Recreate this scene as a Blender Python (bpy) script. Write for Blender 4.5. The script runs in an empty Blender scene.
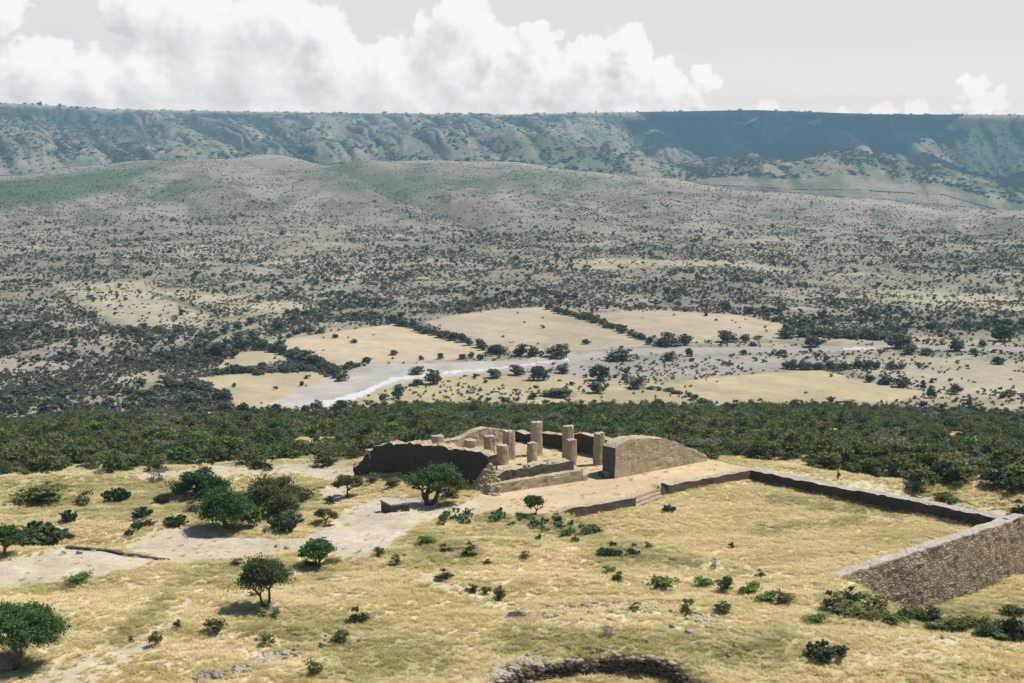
import bpy, math, random
import numpy as np
from mathutils import Vector, Matrix

random.seed(7)
rng = np.random.default_rng(11)
R = math.radians
scene = bpy.context.scene
COL = scene.collection

# ------------------------------------------------------------------ camera
F = 1550.0            # focal length in picture widths of 1024
HC = 42.0             # eye height above the plaza
PITCH = math.atan((341.5 - 128.0) / F)
cam_d = bpy.data.cameras.new("camera")
cam = bpy.data.objects.new("camera", cam_d)
COL.objects.link(cam)
cam.location = (0, 0, HC)
cam.rotation_euler = (math.pi / 2 - PITCH, 0, 0)
cam_d.sensor_width = 36.0
cam_d.lens = F / 1024 * 36.0
cam_d.clip_start = 0.5
cam_d.clip_end = 80000
scene.camera = cam

# ------------------------------------------------------------------ light
SUN_AZ, SUN_EL = R(20.0), R(58.0)      # azimuth counted from +X (right) to +Y (away)
SUN = Vector((math.cos(SUN_AZ) * math.cos(SUN_EL), math.sin(SUN_AZ) * math.cos(SUN_EL), math.sin(SUN_EL)))
sun_d = bpy.data.lights.new("sun", 'SUN')
sun_d.energy = 4.6
sun_d.angle = R(0.5)
sun_d.color = (1.0, 0.955, 0.88)
sun = bpy.data.objects.new("sun", sun_d)
sun.rotation_euler = SUN.to_track_quat('Z', 'Y').to_euler()
sun.location = (0, 0, 400)
COL.objects.link(sun)

vs = scene.view_settings
vs.view_transform = 'Standard'
vs.look = 'None'
vs.exposure = 0.3
vs.gamma = 1.0
vs.use_curve_mapping = False
scene.cycles.use_denoising = True
scene.cycles.max_bounces = 6
scene.cycles.diffuse_bounces = 3
scene.cycles.transparent_max_bounces = 6


# ------------------------------------------------------------------ node helpers
class NT:
    def __init__(self, tree):
        self.t = tree
        self.n = tree.nodes
        self.l = tree.links

    def new(self, typ, **kw):
        nd = self.n.new(typ)
        for k, v in kw.items():
            setattr(nd, k, v)
        return nd

    def put(self, sock, v):
        if isinstance(v, bpy.types.NodeSocket):
            self.l.new(v, sock)
        elif v is not None:
            if isinstance(v, (tuple, list)) and len(v) == 3 and sock.type == 'RGBA':
                v = (*v, 1)
            sock.default_value = v

    def math(self, op, a, b=None, c=None, clamp=False):
        nd = self.new('ShaderNodeMath', operation=op, use_clamp=clamp)
        self.put(nd.inputs[0], a)
        if b is not None:
            self.put(nd.inputs[1], b)
        if c is not None:
            self.put(nd.inputs[2], c)
        return nd.outputs[0]

    def vec(self, op, a, b=None, scale=None):
        nd = self.new('ShaderNodeVectorMath', operation=op)
        self.put(nd.inputs[0], a)
        if b is not None:
            self.put(nd.inputs[1], b)
        if scale is not None:
            self.put(nd.inputs['Scale'], scale)
        return nd.outputs[1] if op in ('LENGTH', 'DISTANCE', 'DOT_PRODUCT') else nd.outputs[0]

    def mapr(self, v, a, b, c=0.0, d=1.0, smooth=False):
        nd = self.new('ShaderNodeMapRange', interpolation_type='SMOOTHSTEP' if smooth else 'LINEAR')
        self.put(nd.inputs[0], v)
        for i, x in enumerate((a, b, c, d)):
            self.put(nd.inputs[1 + i], x)
        return nd.outputs[0]

    def mix(self, fac, a, b, mode='MIX'):
        nd = self.new('ShaderNodeMix', data_type='RGBA', blend_type=mode)
        self.put(nd.inputs[0], fac)
        self.put(nd.inputs[6], a)
        self.put(nd.inputs[7], b)
        return nd.outputs[2]

    def noise(self, vec, scale, detail=3.0, rough=0.55, dims='3D', dist=0.0):
        nd = self.new('ShaderNodeTexNoise', noise_dimensions=dims)
        if vec is not None:
            self.l.new(vec, nd.inputs['Vector'])
        nd.inputs['Scale'].default_value = scale
        nd.inputs['Detail'].default_value = detail
        nd.inputs['Roughness'].default_value = rough
        nd.inputs['Distortion'].default_value = dist
        return nd.outputs[0]

    def comb(self, x, y, z):
        nd = self.new('ShaderNodeCombineXYZ')
        for i, v in enumerate((x, y, z)):
            self.put(nd.inputs[i], v)
        return nd.outputs[0]


# ------------------------------------------------------------------ world: sky with cumulus
world = bpy.data.worlds.new("World")
scene.world = world
world.use_nodes = True
W = NT(world.node_tree)
W.n.clear()
sky = W.new('ShaderNodeTexSky', sky_type='NISHITA')
sky.sun_disc = False
sky.sun_elevation = SUN_EL
sky.sun_rotation = math.pi / 2 - SUN_AZ
sky.altitude = 2000
sky.air_density = 1.0
sky.dust_density = 1.5
bg_sky = W.new('ShaderNodeBackground')
W.l.new(sky.outputs[0], bg_sky.inputs[0])
bg_sky.inputs[1].default_value = 0.085

# cumulus heads as (azimuth, elevation, radius) in thousandths of the distance
def cl(px, py, r):
    return ((px - 512) / F * 1000, (122 - py) / F * 1000, r / F * 1000)
HEADS = [cl(*c) for c in [
    (20, 8, 34), (200, 22, 50), (290, 18, 44), (325, 30, 32), (250, 60, 62), (330, 66, 56), (390, 66, 38), (160, 74, 42), (60, 72, 44),
    (150, 8, 40), (110, 75, 36), (-40, 40, 70), (-120, 20, 90), (460, 18, 34), (440, 40, 34), (490, 42, 30), (525, 56, 34), (540, 38, 24), (590, 56, 28),
    (628, 44, 26), (628, 66, 30), (660, 80, 26), (580, 88, 40), (500, 88, 46), (420, 92, 46), (685, 98, 22), (640, 102, 30),
    (702, 73, 15), (905, 108, 16), (870, 112, 14), (835, 116, 12), (955, 85, 15), (975, 92, 14), (962, 104, 20), (945, 106, 14),
    (760, 114, 16), (1100, 60, 60), (1180, 80, 60), (300, 108, 50), (200, 104, 40), (265, 30, 46), (385, 84, 46), (215, 66, 54), (460, 66, 40), (560, 76, 36), (610, 88, 30)]]
grp = bpy.data.node_groups.new("cumulus_density", 'ShaderNodeTree')
grp.interface.new_socket('P', in_out='INPUT', socket_type='NodeSocketVector')
grp.interface.new_socket('D', in_out='OUTPUT', socket_type='NodeSocketFloat')
G = NT(grp)
gi = G.new('NodeGroupInput')
go = G.new('NodeGroupOutput')
P0 = gi.outputs[0]
warp = G.new('ShaderNodeTexNoise', noise_dimensions='3D')
G.l.new(P0, warp.inputs['Vector'])
warp.inputs['Scale'].default_value = 0.09
warp.inputs['Detail'].default_value = 4
wv = G.vec('SUBTRACT', warp.outputs[1], (0.5, 0.5, 0.5))
P1 = G.vec('ADD', P0, G.vec('SCALE', wv, scale=26.0))
acc = None
for (hx, hy, hr) in HEADS:
    d_ = G.vec('DISTANCE', P1, (hx, hy, 0))
    v_ = G.math('SUBTRACT', 1.0, G.math('DIVIDE', d_, hr))
    acc = v_ if acc is None else G.math('SMOOTH_MAX', acc, v_, 0.18)
fine = G.noise(P0, 0.16, 6.0, 0.6)
acc = G.math('ADD', acc, G.math('MULTIPLY', G.math('SUBTRACT', fine, 0.5), 0.42))
G.l.new(acc, go.inputs[0])

tc = W.new('ShaderNodeTexCoord')
sep = W.new('ShaderNodeSeparateXYZ')
W.l.new(tc.outputs['Generated'], sep.inputs[0])
gx, gy, gz = sep.outputs
az = W.math('ARCTAN2', gx, gy)
hor = W.math('SQRT', W.math('ADD', W.math('MULTIPLY', gx, gx), W.math('MULTIPLY', gy, gy)))
el = W.math('ARCTAN2', gz, hor)
PX = W.math('MULTIPLY', az, 1000.0)
PY = W.math('MULTIPLY', el, 1000.0)
pv = W.comb(PX, PY, 0.0)
def dens(v):
    nd = W.new('ShaderNodeGroup')
    nd.node_tree = grp
    W.l.new(v, nd.inputs[0])
    return nd.outputs[0]
D0 = dens(pv)
D1 = dens(W.vec('ADD', pv, (4.0, 5.0, 0)))
D2 = dens(W.vec('ADD', pv, (10.0, 17.0, 0)))
alpha = W.mapr(D0, 0.03, 0.26, smooth=True)
grad = W.math('ADD', W.math('MULTIPLY', W.math('SUBTRACT', D0, D1), 0.9), W.math('MULTIPLY', W.math('SUBTRACT', D0, D2), 0.42))
base_sh = W.mapr(D2, 0.15, 0.85, smooth=True)
lit = W.math('ADD', W.math('SUBTRACT', 0.80, W.math('MULTIPLY', base_sh, W.mapr(W.noise(pv, 0.022, 3.0, .5), 0.3, 0.6, 0.72, 0.34))), W.math('MULTIPLY', W.mapr(grad, -0.5, 0.3, -0.5, 0.3), 0.62), clamp=True)
ccol = W.mix(lit, (0.60, 0.605, 0.61), (0.93, 0.93, 0.93))
veil = W.noise(W.vec('MULTIPLY', pv, (0.25, 1.0, 1.0)), 0.06, 4.0)
basec = W.mix(W.mapr(PY, 0.0, 70.0), (0.80, 0.80, 0.80), (0.735, 0.735, 0.735))
basec = W.mix(W.math('MULTIPLY', W.mapr(veil, 0.35, 0.7), W.mapr(PX, 260.0, -100.0)), basec, (0.70, 0.705, 0.71))
visc = W.mix(alpha, basec, ccol)
glow = W.new('ShaderNodeValToRGB')      # brightening added to the sky near the horizon, offsetting the haze box's dimming
W.l.new(W.mapr(PY, 0.0, 150.0), glow.inputs[0])
els = glow.color_ramp.elements
GLOW = [(0.0, (1.50, 1.27, 1.12)), (.087, (1.40, 1.20, 1.07)), (.175, (1.13, 1.02, .945)), (.35, (.955, .905, .885)), (.70, (.875, .86, .85)), (1.0, (.845, .84, .835))]
els[0].position = 0.0; els[1].position = 1.0
for p_, c_ in GLOW[1:-1]: els.new(p_)
for e_, (p_, c_) in zip(sorted(els, key=lambda q: q.position), GLOW): e_.color = (*[v / 2 for v in c_], 1)
visc = W.mix(1.0, visc, W.vec('SCALE', glow.outputs[0], scale=2.0), 'MULTIPLY')
bg_cl = W.new('ShaderNodeBackground')
W.l.new(visc, bg_cl.inputs[0])
bg_cl.inputs[1].default_value = 1.0
band = W.mapr(PY, 200.0, 110.0, smooth=True)     # bright hazy belt near the horizon, blue sky overhead
band = W.math('MULTIPLY', band, W.mapr(PY, -60.0, -20.0, smooth=True))
mixs = W.new('ShaderNodeMixShader')
W.l.new(band, mixs.inputs[0])
W.l.new(bg_sky.outputs[0], mixs.inputs[1])
W.l.new(bg_cl.outputs[0], mixs.inputs[2])
wo = W.new('ShaderNodeOutputWorld')
W.l.new(mixs.outputs[0], wo.inputs[0])

# ------------------------------------------------------------------ numpy helpers
def hash2(ix, iy, seed):
    h = (ix.astype(np.int64) * 374761393 + iy.astype(np.int64) * 668265263 + seed * 974711) & 0x7fffffff
    h = ((h ^ (h >> 13)) * 1274126177) & 0x7fffffff
    return ((h ^ (h >> 16)) & 0xffff) / 65535.0

def vnoise(x, y, seed=0):
    x = np.asarray(x, float); y = np.asarray(y, float)
    ix = np.floor(x); iy = np.floor(y)
    fx = x - ix; fy = y - iy
    ux = fx * fx * fx * (fx * (fx * 6 - 15) + 10); uy = fy * fy * fy * (fy * (fy * 6 - 15) + 10)
    a = hash2(ix, iy, seed); b = hash2(ix + 1, iy, seed); c = hash2(ix, iy + 1, seed); d = hash2(ix + 1, iy + 1, seed)
    return (a * (1 - ux) + b * ux) * (1 - uy) + (c * (1 - ux) + d * ux) * uy

def fbm(x, y, seed=0, octv=4, gain=0.5):
    s = 0; amp = 1; tot = 0
    for o in range(octv):
        s = s + amp * vnoise(x * 2 ** o + 17.3 * o, y * 2 ** o - 9.1 * o, seed + o)
        tot += amp; amp *= gain
    return s / tot

def sst(a, b, x):
    t = np.clip((np.asarray(x, float) - a) / (b - a), 0, 1)
    return t * t * (3 - 2 * t)

def inpoly(px, py, poly):
    px = np.asarray(px, float); py = np.asarray(py, float)
    ins = np.zeros(px.shape, bool)
    n = len(poly)
    for i in range(n):
        x1, y1 = poly[i]; x2, y2 = poly[(i + 1) % n]
        if y1 == y2:
            continue
        c = ((y1 > py) != (y2 > py)) & (px < (x2 - x1) * (py - y1) / (y2 - y1) + x1)
        ins ^= c
    return ins

def segdist(px, py, pts):
    """distance to a polyline and the position (0..1) along it"""
    best = np.full(np.shape(px), 1e9); bt = np.zeros(np.shape(px))
    n = len(pts) - 1
    for i in range(n):
        (x1, y1), (x2, y2) = pts[i], pts[i + 1]
        dx, dy = x2 - x1, y2 - y1
        t = np.clip(((px - x1) * dx + (py - y1) * dy) / (dx * dx + dy * dy), 0, 1)
        dd = np.hypot(px - x1 - t * dx, py - y1 - t * dy)
        m = dd < best
        best = np.where(m, dd, best); bt = np.where(m, (i + t) / n, bt)
    return best, bt

def polymask(px, py, poly, soft):
    d, _ = segdist(px, py, list(poly) + [poly[0]])
    s = np.where(inpoly(px, py, poly), d, -d)
    return sst(-soft, soft, s)

SP, CP = math.sin(PITCH), math.cos(PITCH)
def bearing(x, y, z):
    """direction of a point as seen from the view point, in the survey units the site plan uses"""
    yy = y * CP - (z - HC) * SP
    zz = y * SP + (z - HC) * CP
    yy = np.maximum(yy, 0.5)
    return 512 + F * x / yy, 341.5 - F * zz / yy

def ray(px, py):
    dx = (px - 512) / F; dz = -(py - 341.5) / F
    return dx, CP + dz * SP, -SP + dz * CP

def un(px, py, z=0.0):
    dx, dy, dz = ray(px, py)
    t = (z - HC) / dz
    return dx * t, dy * t

# ------------------------------------------------------------------ terrain
U = np.array([0.848, 0.530]); U /= np.hypot(*U)              # along the hall's front, to the right and away
HALL_N = np.array([-2.8, 177.5]); HALL_L = np.array([-17.8, 191.2]); HALL_B = np.array([0.4, 204.8])
FAC_A = np.array(un(490, 494, 0)); FAC_B = np.array(un(705, 461.5, 0))
FAC_E = np.array([17.2, 188.8])
HALL_POLY = [tuple(HALL_N), tuple(HALL_L), tuple(HALL_B), tuple(FAC_E)]
CF = np.array(un(752, 471, 0)); CR = np.array(un(1012, 521.5, 0)); CN = np.array(un(838, 579, 0))
LW0 = np.array(un(556, 513, 0)); LW1 = np.array(un(636, 499, 0)); LW2 = np.array(un(669, 487, 0))
COURT_POLY = [tuple(LW0), tuple(LW1), tuple(LW2), tuple(CF), tuple(CR), tuple(CN), tuple(CN + [-2.0, 0.5]), un(700, 566, -1), un(640, 545, -1), un(590, 530, -1)]
PLAZA_POLY = [un(468, 500), un(500, 515), tuple(LW0), tuple(LW1), tuple(LW2), tuple(CF), un(762, 469), un(700, 455), un(610, 470), un(490, 488)]
PIT_C = np.array([6.4, 105.2]); PIT_R = 8.0

cX = np.array([-900, -300, 0, 120, 256, 450, 560, 700, 850, 1024, 1400, 2200])
cRow = np.array([185, 182, 174, 164, 158, 162, 168, 184, 203, 209, 214, 216])
cD = np.array([2600, 2700, 2800, 3000, 3100, 3000, 2900, 2600, 2350, 2250, 2200, 2200])
mX = np.array([-900, -300, 0, 150, 300, 450, 520, 570, 640, 690, 742, 790, 835, 900, 960, 1024, 1400, 2200])
mRow = np.array([140, 146, 141, 150, 147, 141, 134, 136, 158, 168, 149, 163, 143, 160, 173, 184, 170, 165])
rX = np.array([-900, -300, 0, 60, 120, 300, 500, 640, 760, 800, 870, 1024, 1400, 2200])
rRow = np.array([104, 103, 104, 106.5, 110, 112.5, 114.5, 112, 110, 112, 114.5, 115.5, 116, 115])

def shift(p, v, k): return tuple(np.array(p) + np.array(v) * k)
_nu = np.array([-U[1], U[0]]); _nv = np.array([.66, .75])
HALL_FLOOR = [shift(HALL_N, _nv, .9), shift(HALL_L, _nv, .9), shift(HALL_B, (-.3, .9), .9), shift(FAC_E, (.7, .7), .7)]
COURT_DIG = [shift(LW0, _nu, .55), shift(LW1, _nu, .55), shift(LW1, _nu, 2.3), shift(LW2 + (LW1 - LW2) * .12, _nu, 2.3), shift(LW2 + (LW1 - LW2) * .05, _nu, .55), shift(CF, (.5, .86), 1.0), shift(CR, (-.1, .8), 1.0), shift(CN, (-.55, .8), .9), tuple(CN + [-2.0, 1.5]), un(700, 566, -1), un(640, 545, -1), un(590, 530, -1)]
def zrow(row, d):
    return HC - d * np.tan(PITCH + np.arctan((row - 341.5) / F))

nearD = np.array([0, 3, 8, 20, 60, 95, 112, 135, 155, 175, 190, 205, 250, 300, 350, 400, 450, 500, 550, 585, 620, 800, 1000, 1500])
nearZc = np.array([40.3, 40.2, 37.0, 28.0, 11.0, 2.4, 1.1, 0.6, 0.1, 0.0, -0.4, -1.8, -9.5, -18.0, -26.0, -34.3, -42.4, -50.3, -58.0, -62.3, -63.0, -62.5, -62, -60])
nearZl = np.array([40.3, 40.2, 37.0, 28.0, 11.0, 2.0, 0.8, 0.2, -0.1, -1.0, -2.0, -2.8, -10.0, -18.0, -26.0, -34.3, -42.4, -50.3, -58.0, -62.3, -63.0, -62.5, -62, -59])

def smooth_at(X, xs, ys, w):
    return sum(np.interp(X + o * w, xs, ys) * k for o, k in ((-1, .12), (-.5, .22), (0, .32), (.5, .22), (1, .12)))

def gully(s, d):
    """0 on spur crests, 1 in ravine beds; spurs run down towards the valley"""
    w = s + 40 * (fbm(s / 110.0, d / 2400.0, 31, 3) - 0.5) + (d - 5200) * 0.03
    a = np.abs(2 * vnoise(w / 62.0, d / 2600.0, 5) - 1)
    b = np.abs(2 * vnoise(w / 20.0 + 7, d / 2000.0, 9) - 1)
    e = np.abs(2 * vnoise(w / 8.5 + 3 + 1.5 * vnoise(s / 14.0, d / 300.0, 15), d / 900.0, 13) - 1)
    return 1 - np.clip(0.70 * a + 0.34 * b + 0.20 * e - .04, 0, 1)

def terrain(x, y, full=False):
    x = np.asarray(x, float); y = np.asarray(y, float)
    d = np.hypot(x, y)
    X = 512 + F * x / np.maximum(y, 0.35 * d + 0.5)
    wl = sst(430, 330, X)
    zn = np.interp(d, nearD, nearZc) * (1 - wl) + np.interp(d, nearD, nearZl) * wl
    cz0 = smooth_at(X, cX, cRow, 60); cd = np.interp(X, cX, cD); cz = zrow(cz0, cd)
    md = 4400 + 0 * X; mz = zrow(smooth_at(X, mX, mRow, 26), md)
    rd = 6300 + 260 * (fbm(X / 120.0, 0 * X, 3, 2) - 0.5) + 650 * np.exp(-((X - 780) / 130.0) ** 2); rz = zrow(np.interp(X, rX, rRow), rd)
    z = zn.copy()
    # foothill ramp
    t = np.clip((d - 1400) / (cd - 1400), 0, 1)
    ramp = -60 + (cz + 60) * (0.45 * t + 0.55 * t * t * (3 - 2 * t))
    z = np.where(d > 1400, zn * 0 + ramp + (np.interp(1400, nearD, nearZc) + 60) * (1 - t), z)
    # behind the crest
    t1 = np.clip((d - cd) / 700, 0, 1)
    dip = np.minimum(cz, mz) - 24
    z = np.where(d > cd, cz + (dip - cz) * sst(0, 1, t1), z)
    t2 = np.clip((d - cd - 700) / (md - cd - 700), 0, 1)
    z = np.where(d > cd + 700, dip + (mz - dip) * sst(0, 1, t2), z)
    t3 = np.clip((d - md) / (rd - md), 0, 1)
    lo = np.minimum(mz, rz - 60) - 22 * sst(0, .3, t3)
    zr = np.where(t3 < .3, mz + (lo - mz) * sst(0, .3, t3), lo + (rz - lo) * np.clip((t3 - .3) / .7, 0, 1) ** 1.7)
    zl = mz + (rz - mz) * (.35 * t3 + .65 * t3 ** 2.2)
    kk = sst(440, 600, X)
    z = np.where(d > md, zl * (1 - kk) + zr * kk, z)
    z = np.where(d > rd, rz + (d - rd) * 0.0005, z)
    # ravines of the escarpment and swells of the foothills
    gl = gully(X, d)
    wm = sst(3500, 4700, d) * sst(rd + 10, rd - 130, d)
    wm = wm * (1 - .6 * sst(560, 660, X) * sst(md + 700, md + 200, d))
    z = z - wm * (gl - 0.45) * 92 + sst(3300, 4200, d) * sst(rd, rd - 200, d) * (fbm(X / 9.0, d / 160.0, 33, 4) - .5) * 9
    z = np.where((d > md) & (d < rd), np.minimum(z, rz - 1.5 - .018 * (rd - d)), z)
    wf = sst(1300, 2000, d) * sst(cd + 500, cd - 100, d)
    z = z + wf * ((fbm(X / 120.0 + d / 1500.0, d / 900.0, 21, 3) - 0.5) * 34 - 16 * np.exp(-((X - np.interp(d, [1100, 1500, 2200, 2800], [640, 500, 400, 330])) / 26.0) ** 2))
    z = z + sst(560, 700, d) * (1 - sst(1300, 1800, d)) * (fbm(x / 160.0, y / 160.0, 44, 3) - 0.5) * 3.0
    z = z + sst(215, 280, d) * (1 - sst(480, 560, d)) * (fbm(x / 45.0, y / 45.0, 54, 3) - 0.5) * 5.0
    near = d < 260
    if np.any(near):
        xn, yn, dn, Xn = x[near], y[near], d[near], X[near]
        zz = z[near]
        und = (fbm(xn / 15.0, yn / 6.5, 61, 4) - 0.5) * 2.1 + (fbm(xn / 3.2, yn / 2.4, 71, 3) - 0.5) * 0.35
        plaza = polymask(xn, yn, PLAZA_POLY, 1.2)
        hall = inpoly(xn, yn, HALL_FLOOR)
        court = inpoly(xn, yn, COURT_DIG)
        cm = polymask(xn, yn, COURT_DIG, 1.6)
        und = und * (1 - 0.9 * plaza) * sst(3, 40, dn)
        holl = 6.2 * sst(838, 945, Xn) * sst(119, 147, dn) * (1 - sst(178, 205, dn))
        zz = zz + und - np.where(court, 0, holl)
        zz = np.where(plaza > .5, zz * (1 - plaza) + 0.02 * (fbm(xn, yn, 3) - .5), zz)
        along = (xn - CN[0]) * U[0] + (yn - CN[1]) * U[1]
        sunk = cm * np.where(court, 1, 0) * (1.35 - 0.35 * sst(25, 5, np.hypot(xn - CN[0], yn - CN[1])))
        zz = np.where(court, -sunk + und * 0.45, zz)
        zz = np.where(hall, 0.3, zz)
        # mounds: terrace swell in the grass below the plaza, ruined mound by the pit
        for (mx, my, mh, ms) in ((14, 122, 1.1, 9), (-14, 128, 0.9, 12), (-30, 112, 0.9, 8), (34, 120, 1.2, 9), (-7, 148, .7, 8)):
            zz = zz + np.where(court | hall | (plaza > .4), 0, mh * np.exp(-((xn - mx) ** 2 + (yn - my) ** 2) / (2 * ms * ms)))
        pr = np.hypot(xn - PIT_C[0], yn - PIT_C[1])
        zz = zz - .95 * sst(PIT_R + .85, PIT_R + .45, pr) + 0.5 * np.exp(-((pr - PIT_R - 1.3) / 1.6) ** 2)
        z[near] = zz
    if full:
        return z, X, d, gl, wm, wf, cd, rd
    return z

def tz(x, y):
    return float(terrain(np.array([x]), np.array([y]))[0])

_T = 20 * (7600 / 20) ** (np.linspace(0, 1, 5000))
def hit(px, py):
    """where the line of sight (px, py) meets the terrain"""
    dx, dy, dz = ray(px, py)
    n = math.hypot(dx, dy)
    t = _T / n
    z = terrain(dx * t, dy * t)
    below = np.nonzero((HC + dz * t - z < 0) & (_T > 60))[0]
    if len(below) == 0:
        i = len(t) - 1
    else:
        i = below[0]
    a, b = t[max(i - 1, 0)], t[i]
    for _ in range(14):
        m = (a + b) / 2
        if HC + dz * m - tz(dx * m, dy * m) < 0: b = m
        else: a = m
    return dx * b, dy * b, tz(dx * b, dy * b)

def ppm(x, y, z):
    return F / (y * CP - (z - HC) * SP)

# ------------------------------------------------------------------ site plan: what covers the ground where
FIELDS = {  # ploughed or grazed plots in the valley, with their ground colour
    'a': ([(257, 345), (300, 337), (333, 332), (394, 324), (445, 338), (497, 352), (470, 358), (421, 362), (362, 363), (330, 366), (311, 357), (285, 351)], (.49, .405, .27)),
    'b': ([(197, 378), (250, 373), (304, 369.5), (329, 378), (304, 394), (287, 408), (262, 409), (240, 410), (222, 394)], (.46, .375, .245)),
    'c': ([(232, 353), (265, 350), (292, 359), (262, 366), (214, 370)], (.43, .365, .235)),
    'd': ([(425, 322), (460, 314), (500, 309), (548, 307), (600, 322), (655, 345), (560, 352), (505, 350), (470, 342)], (.44, .375, .265)),
    'e': ([(592, 314), (660, 310), (740, 315), (785, 325), (780, 338), (700, 343), (640, 336)], (.45, .375, .265)),
    'f': ([(655, 386), (690, 380), (740, 375), (820, 370), (870, 382), (925, 392), (900, 401), (760, 404), (700, 402)], (.47, .385, .235)),
    'g': ([(520, 398), (560, 391), (620, 387), (660, 390), (700, 404), (690, 410), (520, 410)], (.44, .36, .225)),
}
RIVER = [(270, 420, 16), (305, 404, 15), (340, 390, 15), (372, 378, 15), (410, 372, 9), (460, 369, 7), (520, 364, 5), (580, 357, 4.2), (640, 351.5, 3.4), (760, 350, 3.2), (900, 347.5, 2.6), (1060, 350, 2.2), (1500, 352, 2)]
WATER = [(284, 416, 2.79), (300, 409, 3.14), (335, 402, 2.79), (362, 394, 2.79), (378, 386, 2.44), (395, 379, 2.09), (440, 373, 1.28), (500, 368, 1.12), (570, 359, 1.02)]
WATER2 = [(822, 349, .6), (850, 348.4, 1.0), (884, 348.2, .6)]
def stroke(X, Y, pts):
    d, t = segdist(X, Y, [(p[0], p[1]) for p in pts])
    w = np.interp(t * (len(pts) - 1), np.arange(len(pts)), [p[2] for p in pts])
    return d / w

DIRT = [
    [(-60, 575), (0, 561), (60, 546), (110, 551), (168, 560), (150, 568), (80, 580), (0, 589), (-60, 595)],
    [(120, 549), (150, 536), (178, 526), (215, 531), (248, 538), (300, 536), (330, 524), (345, 509), (372, 499), (410, 496), (450, 505), (486, 496), (505, 510), (470, 516), (425, 522), (398, 536), (396, 548), (360, 560), (330, 556), (290, 550), (235, 562), (172, 563)],
    [(120, 473), (190, 467), (260, 463), (350, 461), (366, 468), (354, 482), (345, 500), (330, 508), (322, 494), (338, 480), (290, 476), (225, 477), (150, 478)],
]
DIRTROAD = [[(40, 700, 34), (95, 668, 20), (135, 650, 11), (165, 630, 6), (190, 600, 4)],
            [(376, 556, 3), (410, 570, 4), (440, 584, 5), (480, 597, 5), (520, 612, 5)],
            [(753, 467, 3.5), (860, 485, 4.5), (960, 505, 5), (1024, 520, 5), (1100, 540, 5)]]
PALE = [[(180, 592, 5), (240, 596, 4), (330, 600, 6)], [(690, 560, 10), (760, 572, 9), (805, 582, 7)], [(560, 618, 16), (640, 612, 14), (715, 622, 10)],
        [(180, 656, 10), (290, 648, 9), (360, 640, 5)], [(800, 610, 5), (900, 632, 7), (1040, 648, 8)], [(860, 660, 12), (1000, 655, 10)], [(20, 480, 8), (100, 472, 5)]]
OLIVE = [[(440, 512, 9), (520, 520, 12), (600, 530, 9)], [(600, 550, 14), (700, 565, 9)], [(420, 545, 16), (470, 555, 12)], [(200, 572, 14), (330, 578, 8)],
         [(250, 628, 16), (340, 634, 10)], [(520, 640, 20), (640, 650, 18), (780, 650, 22)], [(350, 655, 30), (440, 660, 20)], [(20, 500, 18), (100, 500, 20), (200, 500, 25), (330, 495, 15)],
         [(830, 604, 14), (900, 615, 14), (1030, 622, 20)], [(770, 500, 6), (900, 515, 5)], [(760, 530, 7), (860, 522, 6)], [(120, 640, 12), (170, 600, 10)], [(0, 660, 20), (40, 668, 14)]]

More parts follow.
